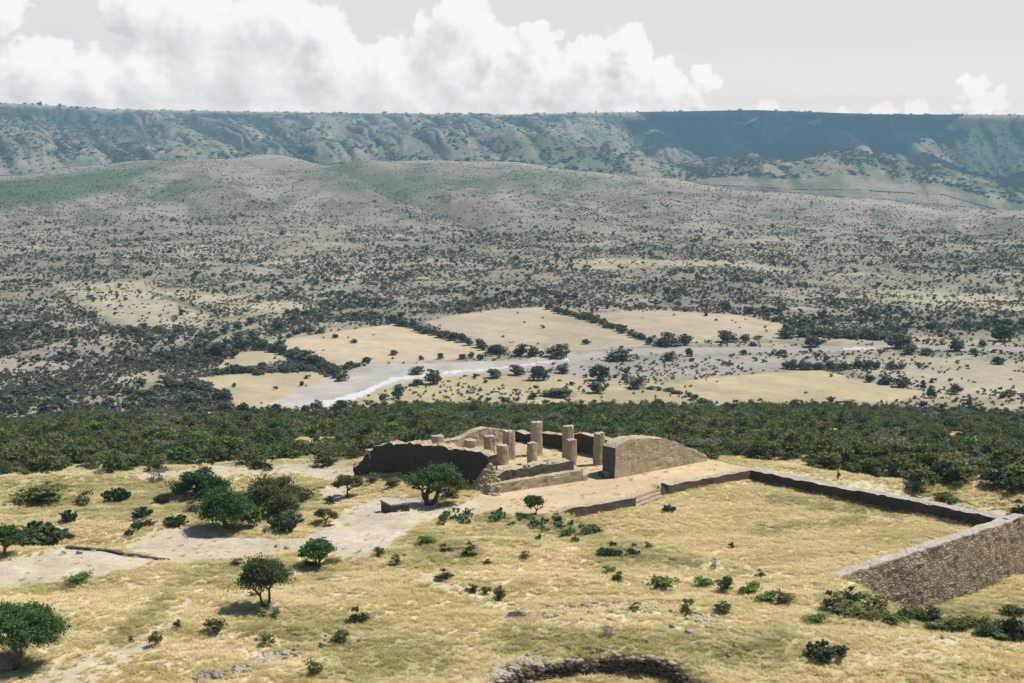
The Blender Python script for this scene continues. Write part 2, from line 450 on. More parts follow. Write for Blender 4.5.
def site(X, Y, d, x, y):
    """masks over the terrain"""
    m = {}
    jx = X + (fbm(x / 4.0, y / 4.0, 91, 3) - .5) * np.where(d < 260, 14, 7)
    jy = Y + (fbm(x / 4.0 + 9, y / 4.0, 92, 3) - .5) * np.where(d < 260, 7, 2.6)
    nearm = d < 215
    dirt = np.zeros_like(X)
    for p in DIRT:
        dirt = np.maximum(dirt, polymask(jx, jy, p, 2.5))
    for s in DIRTROAD:
        dirt = np.maximum(dirt, .8 * sst(1.25, .5, stroke(jx, jy, s)))
    dirt = np.where(nearm & (Y > 455), dirt, 0)
    plaza = np.where(nearm, np.maximum(polymask(x, y, PLAZA_POLY, .5), inpoly(x, y, HALL_POLY)), 0)
    court = np.where(nearm, polymask(x, y, COURT_POLY, .4), 0)
    m['court'] = court
    m['plaza'] = plaza * (1 - court)
    m['dirt'] = dirt * (1 - court)
    pale = np.zeros_like(X)
    for s in PALE: pale = np.maximum(pale, sst(1.4, .2, stroke(jx, jy, s)))
    m['pale'] = np.where(nearm, pale, 0)
    ol = np.zeros_like(X)
    for s in OLIVE: ol = np.maximum(ol, sst(1.5, .2, stroke(jx, jy, s)))
    m['olive'] = np.where(nearm, ol, 0)
    mid = (d > 520) & (d < 1500)
    far_ = {}
    for k, (poly, c) in FIELDS.items():
        far_[k] = np.where(mid, polymask(X + .4 * (jx - X), Y + .4 * (jy - Y), poly, .9), 0)
    m['fields'] = far_
    m['bed'] = np.where(mid & (Y < 430), sst(1.12, .85, stroke(jx, jy, RIVER)), 0)
    m['water'] = np.where(mid & (Y < 430), np.maximum(sst(1.15, .8, stroke(jx, jy, WATER)), sst(1.15, .8, stroke(jx, jy, WATER2))), 0)
    m['gravel'] = np.where(mid, polymask(jx, jy, [(470, 372), (560, 362), (640, 356), (760, 354), (830, 352), (820, 364), (760, 372), (690, 378), (600, 384), (520, 384)], 5), 0)
    m['graze'] = np.where(mid, polymask(jx, jy, [(385, 388), (430, 376), (520, 376), (660, 380), (650, 390), (560, 393), (500, 404), (420, 410), (350, 410), (360, 400)], 5), 0)
    m['soil'] = np.where(mid, np.maximum.reduce([
        polymask(jx, jy, [(50, 284), (145, 282), (215, 312), (205, 325), (120, 328), (92, 315)], 5),
        polymask(jx, jy, [(150, 290), (215, 292), (300, 300), (320, 308), (230, 318), (215, 312)], 4),
        polymask(jx, jy, [(575, 262), (600, 259), (740, 261), (790, 270), (780, 274), (735, 266), (650, 266), (590, 270)], 2),
        polymask(jx, jy, [(545, 264), (580, 262), (600, 268), (575, 274)], 3) * .6,
        polymask(jx, jy, [(850, 293), (900, 290), (980, 295), (1040, 302), (1040, 313), (950, 310), (880, 302)], 4),
        polymask(jx, jy, [(755, 336), (870, 336), (1040, 336), (1040, 345), (830, 344)], 4) * .8,
        polymask(jx, jy, [(830, 356), (930, 356), (1040, 360), (1040, 396), (960, 398), (910, 388)], 6) * .7,
        polymask(jx, jy, [(0, 418), (30, 412), (150, 412), (260, 400), (280, 414), (150, 420)], 4) * .75]), 0)
    dark = np.zeros_like(X)
    for s in ([(60, 292, 5), (118, 330, 9), (130, 340, 10)], [(150, 292, 2), (217, 314, 4)], [(0, 270, 12), (60, 268, 9), (130, 270, 7)], [(-60, 256, 1.2), (120, 258, 1.2), (262, 262, 1.4)],
              [(-60, 228, 1.4), (130, 221, 1.4), (256, 216, 2.5)], [(640, 285, 9), (740, 288, 11)], [(920, 256, 10), (1040, 262, 12)], [(830, 310, 12), (1040, 330, 12)], [(0, 395, 8), (100, 405, 16), (200, 395, 14)],
              [(120, 350, 12), (250, 350, 14)], [(420, 250, 8), (560, 232, 6)], [(620, 250, 8), (720, 246, 6)], [(460, 300, 9), (560, 300, 6)], [(340, 300, 12), (400, 318, 8)], [(800, 328, 9), (900, 330, 9)]):
        dark = np.maximum(dark, sst(1.9, 0, stroke(X + 5 * (jx - X), Y + 3 * (jy - Y), s)) if s[0][2] > 4.5 else 1.6 * sst(1.5, .3, stroke(jx, jy, s)))
    m['dark'] = np.where((d > 585) & (d < 2600), dark, 0)
    m['green'] = np.where((d > 1500) & (d < 4000), np.maximum.reduce([
        polymask(jx, jy, [(-60, 185), (60, 176), (165, 164), (120, 188), (60, 203), (-60, 218)], 5),
        polymask(jx, jy, [(120, 192), (180, 182), (215, 178), (230, 188), (190, 200), (130, 204)], 7) * .55,
        polymask(jx, jy, [(300, 168), (400, 172), (560, 174), (640, 182), (560, 190), (460, 186), (400, 205), (350, 190)], 9) * .6]), 0)
    return m

# ground sheet, fine inside the view and coarse outside
ang_core = np.linspace(R(-20.5), R(20.5), 800)
ang_l = np.linspace(R(-62), R(-20.5), 70)[:-1]
ang_r = np.linspace(R(20.5), R(62), 70)[1:]
ANG = np.concatenate([ang_l, ang_core, ang_r])
dd = [2.0, 4, 7, 11, 16, 23, 32, 44, 58, 72, 84, 92]
r_ = 98.0
while r_ < 600:
    dd.append(r_)
    r_ += max(0.32, 1.15 * r_ * r_ / (F * 48))
while r_ < 7600:
    dd.append(r_)
    r_ += min((1.15 if r_ < 1200 else .65) * r_ * r_ / (F * 100), 36 if r_ < 4200 else 17 if r_ < 7000 else 200)
dd.append(7600)
RAD = np.array(dd)
A, D = np.meshgrid(ANG, RAD)
GXv = (D * np.sin(A)).ravel(); GYv = (D * np.cos(A)).ravel()
GZ, GX, GD, GL, WM, WF, GCD, GRD = terrain(GXv, GYv, True)
BX, BY = bearing(GXv, GYv, GZ)
M = site(BX, BY, GD, GXv, GYv)
nA, nR = len(ANG), len(RAD)
print('ground', nA, nR, nA * nR)

def lerp(a, b, t):
    return a * (1 - t[:, None]) + np.asarray(b) * t[:, None]
N1 = fbm(GXv / 13.0, GYv / 4.5, 101, 4); N2 = fbm(GXv / 2.6, GYv / 1.6, 102, 3)
NF = fbm(GXv / 60.0, GYv / 60.0, 103, 4); NF2 = fbm(GXv / 14.0, GYv / 14.0, 104, 3)
straw = np.tile(np.array([[.60, .51, .325]]), (len(GXv), 1))
c = lerp(straw, (.40, .365, .15), sst(.45, .66, N1))
c = lerp(c, (.68, .585, .37), sst(.5, .72, N2) * .6)
c = lerp(c, (.60, .525, .385), M['pale'] * (.4 + .6 * N2))
c = lerp(c, (.24, .25, .095), M['olive'] * sst(.26, .6, N1 * .5 + N2 * .5) * .7)
c = lerp(c, (.50, .42, .20), M['court'] * .5)
dirtc = np.tile(np.array([[.485, .405, .295]]), (len(GXv), 1)) * (0.86 + .28 * N2)[:, None]
dirtc = lerp(dirtc, (.52, .475, .405), sst(.5, .7, N1) * .5)
c = np.where((M['dirt'] > 0)[:, None], lerp(c, np.array((1, 1, 1)), 0 * N1) * (1 - M['dirt'][:, None]) + dirtc * M['dirt'][:, None], c)
plz = np.tile(np.array([[.51, .405, .265]]), (len(GXv), 1)) * (0.86 + .28 * N2)[:, None]
plz = lerp(plz, (.44, .355, .20), sst(.5, .7, N1) * .6)
c = c * (1 - M['plaza'][:, None]) + plz * M['plaza'][:, None]
# scrub slope
slope = np.tile(np.array([[.40, .345, .19]]), (len(GXv), 1)); slope = lerp(slope, (.42, .36, .22), sst(.5, .7, NF2))
slope = lerp(slope, (.17, .18, .08), sst(.5, .35, NF) * .6)
w = sst(200, 216, GD + (NF2 - .5) * 14)
c = c * (1 - w[:, None]) + slope * w[:, None]
# valley floor and plains
plain = np.tile(np.array([[.265, .235, .185]]), (len(GXv), 1))
plain = lerp(plain, (.36, .32, .245), sst(.48, .68, NF))
plain = lerp(plain, (.13, .145, .095), sst(.52, .34, NF2) * .55)
plain = lerp(plain, (.36, .29, .18), sst(560, 620, GD) * sst(700, 640, GD) * .35)
w = sst(540, 590, GD)
c = c * (1 - w[:, None]) + plain * w[:, None]
c = lerp(c, (.33, .30, .265), M['gravel'] * (.5 + .5 * NF2))
c = lerp(c, (.40, .345, .20), M['graze'] * (.6 + .4 * NF2))
c = lerp(c, (.43, .375, .265), M['soil'] * (.72 + .3 * NF2))
c = lerp(c, (.12, .135, .09), np.minimum(M['dark'] * .5, .85))
for k, (poly, fc) in FIELDS.items():
    fm = M['fields'][k]
    fcol = np.asarray(fc)[None, :] * .9 * (0.82 + .24 * fbm(GXv / 25.0, GYv / 70.0, 120, 3) + .14 * vnoise((GXv * .8 + GYv * .6) / 5.0, (GYv * .8 - GXv * .6) / 90.0, 121))[:, None]
    fcol = lerp(fcol, (.30, .27, .16), sst(.56, .68, fbm(GXv / 30.0 + 4, GYv / 40.0, 122, 4)) * .6)
    c = c * (1 - fm[:, None]) + fcol * fm[:, None]
bedc = np.asarray([[.40, .365, .325]]) * (.72 + .5 * NF2)[:, None]
bedc = lerp(bedc, (.31, .285, .25), sst(500, 700, BX) * .8)
c = c * (1 - M['bed'][:, None]) + bedc * M['bed'][:, None]
# foothills
ft = np.tile(np.array([[.26, .225, .19]]), (len(GXv), 1))
ft = lerp(ft, (.30, .265, .225), sst(.45, .7, fbm(GX / 60.0, GD / 260.0, 131, 4)))
ft = lerp(ft, (.125, .13, .10), sst(.6, .3, fbm(GX / 22.0, GD / 160.0, 132, 4)) * .75)
rav = np.exp(-((GX - np.interp(GD, [1100, 1500, 2200, 2800], [640, 500, 400, 330])) / 9.0) ** 2)
ft = lerp(ft, (.085, .10, .07), rav * .7)
ft = lerp(ft, (.36, .32, .27), sst(240, 30, GCD - GD) * sst(-50, 10, GCD - GD) * .7)
w = sst(1350, 1900, GD)
c = c * (1 - w[:, None]) + ft * w[:, None]
c = lerp(c, (.08, .125, .058), M['green'] * .92)
# escarpment: dry spurs, wooded ravines
es = np.tile(np.array([[.285, .235, .17]]), (len(GXv), 1))
nz = fbm(GX / 30.0, GD / 300.0, 141, 4)
es = lerp(es, (.075, .10, .05), sst(.40, .70, GL + (nz - .5) * .6) * .92)
es = lerp(es, (.10, .12, .07), sst(.48, .66, nz) * .5)
es = es * (.72 + .56 * fbm(GX / 5.0, GD / 55.0, 142, 4))[:, None]
es = lerp(es, (.05, .065, .04), sst(.58, .70, fbm(GX / 3.2, GD / 36.0, 143, 3)) * .45)
es = lerp(es, (.05, .068, .045), sst(GRD - 520, GRD - 200, GD) * (1 - sst(GRD - 50, GRD + 10, GD)) * sst(.42, .62, GL * .55 + nz * .5) * .85)
es = lerp(es, (.36, .31, .235), sst(GRD - 60, GRD - 10, GD) * .9)
w = sst(0, 1500, GD - GCD - 250 + 500 * (NF - .5) + 500 * (GL - .4))
c = c * (1 - w[:, None]) + es * w[:, None]
# fine grain of low dry brush and stones, everywhere beyond the scrub slope
opn = 1 - .8 * np.clip(sum(M['fields'].values()) + M['bed'], 0, 1)
BRUSH = sst(600, 760, GD) * opn * np.where(GD > GCD + 500, .75, .6) * (.75 + .5 * (NF - .5))
GCOL = np.clip(c, .01, .9)

# vertex normals of the whole sheet (so pieces cut from it still shade as one surface)
PV = np.stack([GXv, GYv, GZ], 1).reshape(nR, nA, 3)
du = np.gradient(PV, axis=1); dv = np.gradient(PV, axis=0)
NV = np.cross(du, dv).reshape(-1, 3)
NV /= np.linalg.norm(NV, axis=1)[:, None]
NV *= np.sign(NV[:, 2:3] + 1e-9)


def mesh_np(name, verts, quads):
    me = bpy.data.meshes.new(name)
    verts = np.asarray(verts, np.float32); quads = np.asarray(quads, np.int32)
    k = quads.shape[1]
    me.vertices.add(len(verts)); me.vertices.foreach_set('co', verts.ravel())
    me.loops.add(quads.size); me.loops.foreach_set('vertex_index', quads.ravel())
    me.polygons.add(len(quads)); me.polygons.foreach_set('loop_start', np.arange(0, quads.size, k, dtype=np.int32))
    me.update(calc_edges=True)
    return me

def link(name, me, mat=None, parent=None, **props):
    o = bpy.data.objects.new(name, me)
    COL.objects.link(o)
    if mat is not None and me is not None:
        me.materials.clear(); me.materials.append(mat)
    if parent is not None:
        o.parent = parent
    for k, v in props.items():
        o[k] = v
    return o

def empty(name, loc, label, cat, group=None, rz=0.0):
    o = bpy.data.objects.new(name, None)
    COL.objects.link(o)
    o.location = loc; o.rotation_euler = (0, 0, rz)
    o.empty_display_size = .3
    o['label'] = label; o['category'] = cat
    if group: o['group'] = group
    return o

def tag(o, label, cat, group=None, kind=None):
    o['label'] = label; o['category'] = cat
    if group: o['group'] = group
    if kind: o['kind'] = kind
    return o

# ------------------------------------------------------------------ materials
def material(name):
    m = bpy.data.materials.new(name); m.use_nodes = True
    t = NT(m.node_tree); t.n.clear()
    out = t.new('ShaderNodeOutputMaterial')
    b = t.new('ShaderNodeBsdfPrincipled')
    b.inputs['Specular IOR Level'].default_value = 0.12
    b.inputs['Roughness'].default_value = 0.9
    t.l.new(b.outputs[0], out.inputs[0])
    return m, t, b, out

def ground_mat(name, water=False):
    m, t, b, out = material(name)
    at = t.new('ShaderNodeAttribute', attribute_name='gcol')
    geo = t.new('ShaderNodeNewGeometry'); p = geo.outputs['Position']
    n1 = t.noise(p, 1.7, 5.0, .65); n2 = t.noise(p, .22, 5.0, .6); n3 = t.noise(p, .03, 6.0, .62)
    f = t.math('ADD', t.math('MULTIPLY', n1, .45), t.math('ADD', t.math('MULTIPLY', n2, .35), t.math('MULTIPLY', n3, .35)))
    f = t.mapr(f, .32, .84, .62, 1.38)
    br = t.new('ShaderNodeAttribute', attribute_name='brush')
    g1 = t.noise(p, .16, 4.0, .75); g2 = t.noise(p, .028, 7.0, .78)
    g = t.math('MULTIPLY', t.mapr(g1, .50, .38, 0, .62), br.outputs['Fac'])
    g = t.math('ADD', g, t.math('MULTIPLY', t.mapr(g2, .54, .42, 0, .5), br.outputs['Fac']), clamp=True)
    col = t.mix(g, t.vec('SCALE', at.outputs[0], scale=f), (.065, .078, .05))
    t.l.new(col, b.inputs['Base Color'])
    bump = t.new('ShaderNodeBump'); bump.inputs['Strength'].default_value = .6; bump.inputs['Distance'].default_value = .25
    t.l.new(t.math('ADD', n1, t.math('MULTIPLY', n2, 2.0)), bump.inputs['Height'])
    t.l.new(bump.outputs[0], b.inputs['Normal'])
    b.inputs['Specular IOR Level'].default_value = 0.05
    return m
M_GROUND = ground_mat('dry_ground')
def water_mat():
    m, t, b, out = material('shallow_water')
    geo = t.new('ShaderNodeNewGeometry'); p = geo.outputs['Position']
    n = t.noise(p, .35, 4.0, .6)
    t.l.new(t.mix(n, (.56, .54, .51), (.74, .72, .69)), b.inputs['Base Color'])
    b.inputs['Roughness'].default_value = .3
    b.inputs['Specular IOR Level'].default_value = .5
    bump = t.new('ShaderNodeBump'); bump.inputs['Strength'].default_value = .25; bump.inputs['Distance'].default_value = .2
    t.l.new(t.noise(p, 1.2, 3.0), bump.inputs['Height']); t.l.new(bump.outputs[0], b.inputs['Normal'])
    return m
M_WATER = water_mat()

def stone_mat(name, c1, c2, c3, scale=3.2, gap=.05, bumpd=.12, stain_shade=0.0):
    m, t, b, out = material(name)
    geo = t.new('ShaderNodeNewGeometry'); p = geo.outputs['Position']
    ps = t.vec('MULTIPLY', t.vec('ADD', p, t.vec('SCALE', t.vec('SUBTRACT', p, p), scale=0)), (1, 1, 1.8))
    vo = t.new('ShaderNodeTexVoronoi', feature='DISTANCE_TO_EDGE'); t.l.new(ps, vo.inputs['Vector']); vo.inputs['Scale'].default_value = scale
    vc = t.new('ShaderNodeTexVoronoi', feature='F1'); t.l.new(ps, vc.inputs['Vector']); vc.inputs['Scale'].default_value = scale
    sepc = t.new('ShaderNodeSeparateColor'); t.l.new(vc.outputs['Color'], sepc.inputs[0])
    n = t.noise(p, .45, 5.0, .6); nf = t.noise(p, 5.0, 4.0, .6)
    col = t.mix(sepc.outputs[0], c1, c2)
    col = t.mix(t.mapr(n, .42, .66), col, c3)
    col = t.mix(t.math('MULTIPLY', t.mapr(vo.outputs['Distance'], gap, 0.0), .7), col, tuple(x * .42 for x in c1))
    col = t.mix(t.mapr(nf, .35, .75, 0, .4), col, c2)
    if stain_shade:   # blotchy blackening: old staining, plus shade put into the dark walls' colour
        ns = t.noise(p, .16, 4.0, .65)
        col = t.mix(t.mapr(ns, .35, .58, stain_shade * .75, stain_shade), col, (.035, .030, .026))
    t.l.new(col, b.inputs['Base Color'])
    h = t.math('ADD', t.mapr(vo.outputs['Distance'], 0, .2), t.math('MULTIPLY', nf, .5))
    bump = t.new('ShaderNodeBump'); bump.inputs['Strength'].default_value = .8; bump.inputs['Distance'].default_value = bumpd
    t.l.new(h, bump.inputs['Height']); t.l.new(bump.outputs[0], b.inputs['Normal'])
    return m
M_STONE = stone_mat('brown_masonry', (.53, .425, .285), (.60, .49, .34), (.40, .31, .205), scale=2.9, gap=.06, bumpd=.14)
M_STONE_D = stone_mat('shaded_stained_masonry', (.16, .125, .095), (.22, .17, .125), (.11, .085, .065), stain_shade=.62)  # darker masonry copy: shade of the left-facing walls put into its colour
M_STONE_G = stone_mat('grey_brown_masonry', (.42, .335, .225), (.56, .46, .33), (.27, .215, .145), scale=1.7, gap=.05, bumpd=.22, stain_shade=.28)
M_STONE_M = stone_mat('weathered_shaded_masonry', (.20, .165, .125), (.27, .225, .17), (.14, .115, .09), stain_shade=.45)  # also puts shade into the colour of a wall end and the pit face
M_COPE = stone_mat('pale_coping', (.40, .36, .29), (.48, .43, .355), (.32, .285, .225), scale=1.6, gap=.03, bumpd=.05)
M_TOP = stone_mat('rubble_top', (.52, .43, .29), (.60, .51, .36), (.40, .33, .20), scale=3.0, gap=.05)
M_ROCK = stone_mat('field_stone', (.30, .26, .205), (.41, .36, .29), (.20, .17, .13), scale=1.3, gap=.0, bumpd=.08)

def leaf_mat(name, c1, c2, trans=.25, dry=None):
    m, t, b, out = material(name)
    geo = t.new('ShaderNodeNewGeometry'); oi = t.new('ShaderNodeObjectInfo')
    col = t.mix(geo.outputs['Random Per Island'], c1, c2)
    col = t.mix(t.mapr(oi.outputs['Random'], 0, 1, 0, .5), col, tuple(x * 1.45 for x in c2) if dry is None else dry)
    t.l.new(col, b.inputs['Base Color'])
    tr = t.new('ShaderNodeBsdfTranslucent'); t.l.new(col, tr.inputs[0])
    ms = t.new('ShaderNodeMixShader'); ms.inputs[0].default_value = trans
    t.l.new(b.outputs[0], ms.inputs[1]); t.l.new(tr.outputs[0], ms.inputs[2]); t.l.new(ms.outputs[0], out.inputs[0])
    b.inputs['Roughness'].default_value = .75
    return m
M_MESQ = leaf_mat('mesquite_leaves', (.048, .098, .030), (.095, .16, .052), .3)
M_SCRUB = leaf_mat('scrub_leaves', (.062, .095, .036), (.12, .148, .058), .3, dry=(.24, .23, .08))
M_OLIVE = leaf_mat('olive_leaves', (.10, .125, .045), (.17, .185, .07), .25)
M_BRIGHT = leaf_mat('bright_leaves', (.085, .15, .03), (.15, .225, .055), .3)
M_DARK = leaf_mat('dark_leaves', (.03, .045, .022), (.06, .078, .036), .2)
M_GREY = leaf_mat('grey_twigs', (.16, .145, .12), (.24, .215, .18), .15)
M_FAR = leaf_mat('far_scrub', (.068, .086, .05), (.115, .13, .078), .2, dry=(.21, .20, .14))
M_PAD = leaf_mat('cactus_pads', (.03, .05, .024), (.06, .085, .04), .0, dry=(.085, .115, .055))
M_PADG = leaf_mat('green_cactus_pads', (.06, .115, .045), (.10, .17, .07), .0)
def bark_mat():
    m, t, b, out = material('bark')
    geo = t.new('ShaderNodeNewGeometry'); n = t.noise(geo.outputs['Position'], 4.0, 4.0)
    t.l.new(t.mix(n, (.06, .045, .032), (.15, .115, .08)), b.inputs['Base Color'])
    return m
M_BARK = bark_mat()
def grass_mat():
    m, t, b, out = material('dry_grass_blades')
    geo = t.new('ShaderNodeNewGeometry'); p = geo.outputs['Position']
    n = t.noise(t.vec('MULTIPLY', p, (1, 2.6, 1)), .085, 4.0, .6); n2 = t.noise(p, .6, 3.0, .6)
    col = t.mix(t.mapr(n, .42, .60), (.88, .77, .51), (.70, .62, .32))
    col = t.mix(t.mapr(n2, .5, .75, 0, .6), col, (.88, .78, .53))
    at = t.new('ShaderNodeAttribute', attribute_name='olv', attribute_type='INSTANCER')
    col = t.mix(t.math('MULTIPLY', at.outputs['Fac'], .55), col, (.30, .31, .11))
    col = t.mix(t.mapr(geo.outputs['Random Per Island'], 0, 1, 0, .3), col, (.58, .47, .24))
    t.l.new(col, b.inputs['Base Color'])
    tr = t.new('ShaderNodeBsdfTranslucent'); t.l.new(col, tr.inputs[0])
    ms = t.new('ShaderNodeMixShader'); ms.inputs[0].default_value = .5
    t.l.new(b.outputs[0], ms.inputs[1]); t.l.new(tr.outputs[0], ms.inputs[2]); t.l.new(ms.outputs[0], out.inputs[0])
    return m
M_GRASS = grass_mat()

# ------------------------------------------------------------------ cut the sheet into the setting's surfaces
idx = np.arange(nA * nR).reshape(nR, nA)
QUADS = np.stack([idx[:-1, :-1], idx[:-1, 1:], idx[1:, 1:], idx[1:, :-1]], -1).reshape(-1, 4)
fa = lambda v: v[QUADS].mean(1)
cls = np.zeros(len(QUADS), int)
names = ['ground']
def assign(name, mask):
    names.append(name); cls[mask & (cls == 0)] = len(names) - 1
assign('water', fa(M['water']) > .5)
assign('river_bed', fa(M['bed']) > .5)
for k in FIELDS:
    assign('field', fa(M['fields'][k]) > .5)
assign('plaza', fa(M['plaza']) > .5)
assign('path', (fa(M['dirt']) > .5))
fgd = fa(GD)
assign('mountain', fgd > fa(GCD) + 400)
assign('hills', fgd > 1500)
for ci, nm in enumerate(names):
    q = QUADS[cls == ci]
    if len(q) == 0: continue
    used, inv = np.unique(q, return_inverse=True)
    q2 = inv.reshape(q.shape)
    vv = PV.reshape(-1, 3)[used]
    me = mesh_np(nm, vv, q2)
    a = me.attributes.new('gcol', 'FLOAT_COLOR', 'POINT')
    cc = np.ones((len(used), 4), np.float32); cc[:, :3] = GCOL[used]
    a.data.foreach_set('color', cc.ravel())
    a = me.attributes.new('brush', 'FLOAT', 'POINT'); a.data.foreach_set('value', BRUSH[used].astype(np.float32))
    me.polygons.foreach_set('use_smooth', np.ones(len(q2), bool))
    me.normals_split_custom_set_from_vertices(NV[used].tolist())
    link(nm, me, M_WATER if nm == 'water' else M_GROUND, kind='structure')

# ------------------------------------------------------------------ haze
bx = bpy.data.meshes.new('haze')
x0, x1, y0, y1, z0, z1 = -7200, 7200, -200, 7680, -150, 172
bx.from_pydata([(x0, y0, z0), (x1, y0, z0), (x1, y1, z0), (x0, y1, z0), (x0, y0, z1), (x1, y0, z1), (x1, y1, z1), (x0, y1, z1)], [],
               [(0, 3, 2, 1), (4, 5, 6, 7), (0, 1, 5, 4), (1, 2, 6, 5), (2, 3, 7, 6), (3, 0, 4, 7)])
mh = bpy.data.materials.new('haze'); mh.use_nodes = True
th = NT(mh.node_tree); th.n.clear()
pvn = th.new('ShaderNodeVolumePrincipled')
pvn.inputs['Color'].default_value = (.44, .77, .97, 1)
pvn.inputs['Density'].default_value = 0.9e-4
pvn.inputs['Anisotropy'].default_value = 0.0
oh = th.new('ShaderNodeOutputMaterial'); th.l.new(pvn.outputs[0], oh.inputs['Volume'])
link('haze', bx, mh, kind='stuff', label='thin blue haze lying over the valley and the mesa', category='haze')

# ------------------------------------------------------------------ masonry builders
def wall_mesh(name, A, B, thick, tops, zb, seg=.45, rough=.10, ragged=.25, side=1, rise=None):
    """solid wall from A to B; tops = [(s 0..1, z)...]; zb bottom; thickness grows to one side of A->B"""
    A = np.asarray(A, float); B = np.asarray(B, float)
    L = np.hypot(*(B - A)); u = (B - A) / L; n = np.array([-u[1], u[0]]) * side
    nS = max(3, int(L / seg) + 1)
    ss = np.linspace(0, 1, nS)
    zt = np.interp(ss, [t[0] for t in tops], [t[1] for t in tops])
    zt = zt + (fbm(ss * L / 1.1, ss * 0 + A[0], 7, 3) - .5) * 2 * ragged
    nH = int(np.clip((zt.max() - np.min(zb)) / .4, 6, 26)); nT = 4
    ring = [(0, h / nH) for h in range(nH + 1)] + [(k / nT, 1) for k in range(1, nT + 1)] + [(1, 1 - h / nH) for h in range(1, nH + 1)]
    ring = np.array(ring); nK = len(ring)
    V = np.zeros((nS, nK, 3))
    base = A[None, :] + u[None, :] * (ss * L)[:, None]
    zbv = np.interp(ss, [0, 1], zb) if isinstance(zb, (tuple, list)) else np.full(nS, zb)
    V[:, :, 0] = base[:, 0:1] + n[0] * ring[None, :, 0] * thick
    V[:, :, 1] = base[:, 1:2] + n[1] * ring[None, :, 0] * thick
    V[:, :, 2] = zbv[:, None] + (zt - zbv)[:, None] * ring[None, :, 1]
    j = V.reshape(-1, 3)
    along = (j[:, 0] - A[0]) * u[0] + (j[:, 1] - A[1]) * u[1]; across = (j[:, 0] - A[0]) * n[0] + (j[:, 1] - A[1]) * n[1]
    j = j + (np.stack([.6 * vnoise(along * 1.9 + across * 3.7, j[:, 2] * 2.4 + across * 2.9, s) + .4 * vnoise(along * .5 + across * 1.7, j[:, 2] * .6 + across, s + 5) for s in (1, 2, 3)], 1) - .5) * 2 * rough
    V = j.reshape(nS, nK, 3)
    q = []
    ii = np.arange(nS * nK).reshape(nS, nK)
    quads = np.stack([ii[:-1, :-1], ii[1:, :-1], ii[1:, 1:], ii[:-1, 1:]], -1).reshape(-1, 4)
    faces = quads.tolist()
    # ends
    for e, rev in ((0, False), (nS - 1, True)):
        r = ii[e]
        fcap = []
        for h in range(nH):
            fcap.append([r[h], r[h + 1], r[nK - 2 - h], r[nK - 1 - h]])
        fcap.append([r[nH + k] for k in range(nT + 1)])
        for f_ in fcap:
            f_ = [int(v) for v in f_]
            faces.append(f_[::-1] if rev else f_)
    me = bpy.data.meshes.new(name)
    me.from_pydata(V.reshape(-1, 3).tolist(), [], faces)
    me.update()
    fix_normals(me)
    return me

def two_mats(me, m_side, m_top, thr=.75):
    me.materials.clear(); me.materials.append(m_side); me.materials.append(m_top)
    for p in me.polygons:
        p.material_index = 1 if p.normal.z > thr or p.normal.z < -thr else 0

def wall(name, label, cat, A, B, thick, tops, zb, mside=None, mtop=None, group=None, **kw):
    me = wall_mesh(name, A, B, thick, tops, zb, **kw)
    o = link(name, me)
    two_mats(me, mside or M_STONE, mtop or M_TOP)
    return tag(o, label, cat, group)

def fix_normals(me):
    import bmesh
    bm = bmesh.new(); bm.from_mesh(me)
    bmesh.ops.recalc_face_normals(bm, faces=bm.faces)
    bm.to_mesh(me); bm.free()

def stone_pts(n, seed):
    r = np.random.default_rng(seed)
    return r

_blk = None
def blk():
    """a cube cut into a 3x3 lattice per side: the raw block every stone is broken from"""
    global _blk
    if _blk is None:
        import bmesh
        bm = bmesh.new(); bmesh.ops.create_cube(bm, size=2)
        bmesh.ops.subdivide_edges(bm, edges=bm.edges[:], cuts=2, use_grid_fill=True)
        bm.verts.index_update()
        _blk = (np.array([v.co[:] for v in bm.verts]), np.array([[v.index for v in f.verts] for f in bm.faces]))
        bm.free()
    return _blk

def stones_mesh(name, items, seed=1):
    """items: (x, y, z, sx, sy, sz, rz) -> angular stones in one mesh"""
    r = np.random.default_rng(seed)
    v0, f0 = blk()
    VV, FF = [], []
    for k, (x, y, z, sx, sy, sz, rz) in enumerate(items):
        v = v0 / np.linalg.norm(v0, axis=1)[:, None] ** .45
        for q in range(4):            # knock off corners along random planes
            n_ = r.normal(size=3); n_ /= np.linalg.norm(n_); lim = r.uniform(.62, .95)
            dn_ = v @ n_; v = v - np.maximum(dn_ - lim, 0)[:, None] * n_
        v = v + r.normal(0, .05, v.shape)
        v = v * np.array([sx, sy, sz])
        tl = r.normal(0, .18)
        v = np.stack([v[:, 0], v[:, 1] * math.cos(tl) - v[:, 2] * math.sin(tl), v[:, 1] * math.sin(tl) + v[:, 2] * math.cos(tl)], 1)
        cz, sz_ = math.cos(rz), math.sin(rz)
        v = np.stack([v[:, 0] * cz - v[:, 1] * sz_, v[:, 0] * sz_ + v[:, 1] * cz, v[:, 2]], 1) + np.array([x, y, z])
        FF.append(f0 + len(v0) * k); VV.append(v)
    return mesh_np(name, np.concatenate(VV), np.concatenate(FF))

def ztop_at(px, py, x, y):
    """height of the point above (x, y) seen at elevation line py"""
    t = PITCH + math.atan((py - 341.5) / F)
    dist = y / 1.0
    # solve with exact projection
    lo, hi = -30.0, 60.0
    for _ in range(40):
        m = (lo + hi) / 2
        if bearing(x, y, m)[1] > py: lo = m
        else: hi = m
    return (lo + hi) / 2

